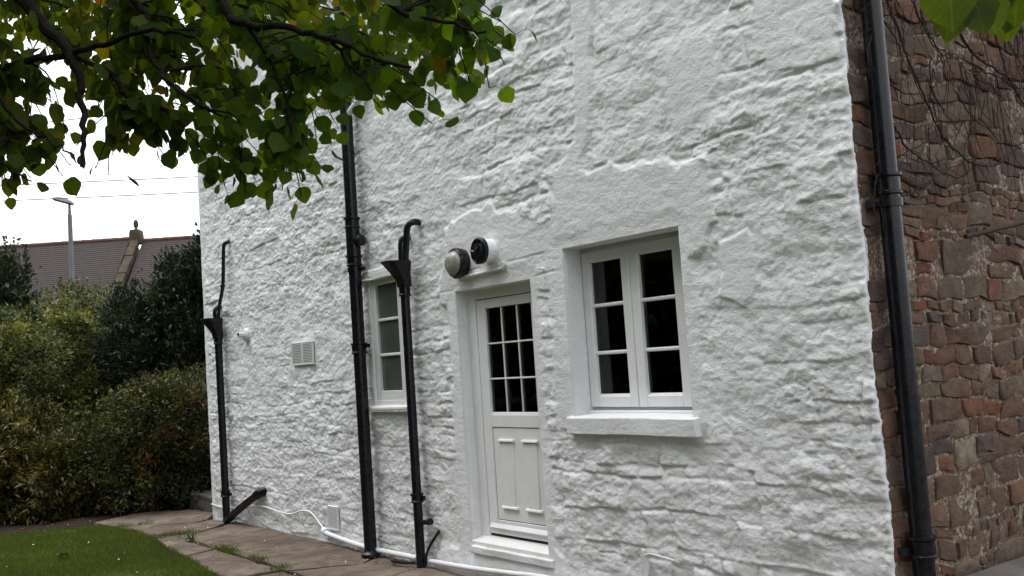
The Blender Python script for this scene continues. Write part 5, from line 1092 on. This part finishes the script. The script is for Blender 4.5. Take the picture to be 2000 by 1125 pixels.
for i, (tip, nl) in enumerate(SPRAYS):
    tip = Vector(tip); up = Vector((0, 0, 1)); best = min(limb_samples, key=lambda q: (q[0] - tip).length + (1.5 if q[0].z < tip.z + .04 else 0)); b0 = best[0]
    d = tip - b0; L = d.length
    if L > .9: b0 = tip - d.normalized() * .0 + Vector((rg.uniform(-.3, .3) - .25, rg.uniform(-.3, .3) - .25, rg.uniform(.25, .55))); L = (tip - b0).length
    mid = (b0 + tip) / 2 + Vector((rg.uniform(-.06, .06), rg.uniform(-.06, .06), .05 + .12 * L))
    pts = bez([b0, mid, tip], 7); n = len(pts); twm.tube(pts, [max(.0022, .0055 * (1 - k / n)) for k in range(n)], 5)
    nl = int(nl * 1.45)
    for k in range(nl):
        u = 1 - (k / nl) ** 1.15 * min(1, .42 / max(L, .05)); q = pts[min(n - 1, max(0, int(u * (n - 1))))]; off = Vector((rg.gauss(0, 1), rg.gauss(0, 1), rg.gauss(0, .6))); off = off.normalized() * rg.uniform(.015, .085)
        p = q + off; add_leaf(p, 1.0, off.normalized(), rg.uniform(.040, .082), rg)
        twm.tube([q, (q + p) / 2 + Vector((0, 0, .008)), p], [.0014, .0011, .001], 3)
kid(twm, 'twigs', M['bark'], tree)['kind'] = 'stuff'
leafy(tree, leaves, 296, lambda l: l[0].z + .03 * (l[0] - Vector((0, -4.5, 1.7))).length)
# upper crown above the frame
rng = np.random.default_rng(44); n = 26000; d = dirs(n, rng); rr_ = rng.uniform(.3, 1.0, n) ** .5; pos = np.array([-3.4, -6.8, 6.4]) + d * np.array([5.0, 4.0, 2.6]) * rr_[:, None]; pos = pos[pos[:, 2] > 4.2 + .35 * np.maximum(0, pos[:, 1] + 5.5)]; n = len(pos)
Y = unit(rng.normal(size=(n, 3)) * .6 + np.array([0, 0, -1.])); X = unit(np.cross(Y, dirs(n, rng))); Z = np.cross(X, Y)
under(link('crown', scatter('crown', LEAF_V, LEAF_F, pos, X, Y, Z, rng.uniform(.12, .2, n), np.array([.055, .08, .016]) * rng.uniform(.7, 1.5, (n, 1))), M['leaf']), tree)['kind'] = 'stuff'
# near sprig at the top right
sp = thing('overhanging_sprig', NEAR_TWIG[0], 'close sprig of large green leaves hanging in at the top right corner', 'branch')
pts = bez(NEAR_TWIG, 6); kid(MB().tube(pts, [.006 * (1 - .7 * i / len(pts)) for i in range(len(pts))], 8), 'twig', M['bark'], sp)
leaves = []; rg = random.Random(6)
for (p, s) in NEAR_LEAVES:
    p = Vector(p); base = p + Vector((0, 0, s * .55)); leaves.append((base, Vector((rg.uniform(-.35, .35), rg.uniform(-.35, .35), -1)), Vector((.75 + rg.uniform(-.45, .45), -.6 + rg.uniform(-.45, .45), .3)), s, rg.randrange(14), rg.choice([(.055, .08, .014), (.045, .065, .013), (.035, .052, .013)])))
    q = min(pts, key=lambda v: (v - base).length); kid(MB().tube([q, (q + base) / 2 + Vector((0, 0, .01)), base], .0016, 5), 'leaf_stalk', M['bark'], sp)
leafy(sp, leaves, 99, lambda l: 0)
# unseen wood behind the viewer, mirrored in glass; nearer trees added to block low sky
def unseen_wood():
    rng = np.random.default_rng(70); P = []
    for x, y, h, r in [(-33, -19, 14, 4.5), (-38, -14, 14, 4.5), (-9, -15.5, 9, 3.4), (-3, -14.5, 9, 3.4), (3.5, -13, 9, 3.4), (-15, -15, 9, 3.2), (-22, -17.5, 13, 4.0), (-16, -20.5, 13, 4.0), (-28, -23, 15, 5), (-25, -15, 14, 4.2), (-19, -19.5, 13, 4.2), (-30.5, -11.5, 14, 4.2), (-13, -22, 13, 4.2), (-7, -23.5, 13, 4.2), (-36, -7.5, 12, 3.6)]:
        cl = np.array([x, y, h * .52]) + dirs(170, rng) * np.array([r, r, h * .48]) * rng.uniform(.3, 1, (170, 1)); P.append(cl[rng.integers(0, 170, 15000)] + rng.normal(size=(15000, 3)) * .55)
    P = np.concatenate(P); P[:, 2] = np.abs(P[:, 2]) + .1; n = len(P); Y = dirs(n, rng); X = unit(np.cross(Y, dirs(n, rng))); Z = np.cross(X, Y)
    o = link('wood', scatter('wood', LEAF_V, LEAF_F, P, X, Y, Z, rng.uniform(.5, .85, n), np.array([.04, .06, .016]) * rng.uniform(.6, 1.4, (n, 1))), M['far_leaf']); tag(o, 'unseen leafy wood across the lawn, nearer trees added to block low sky', None, None, 'stuff')
unseen_wood()
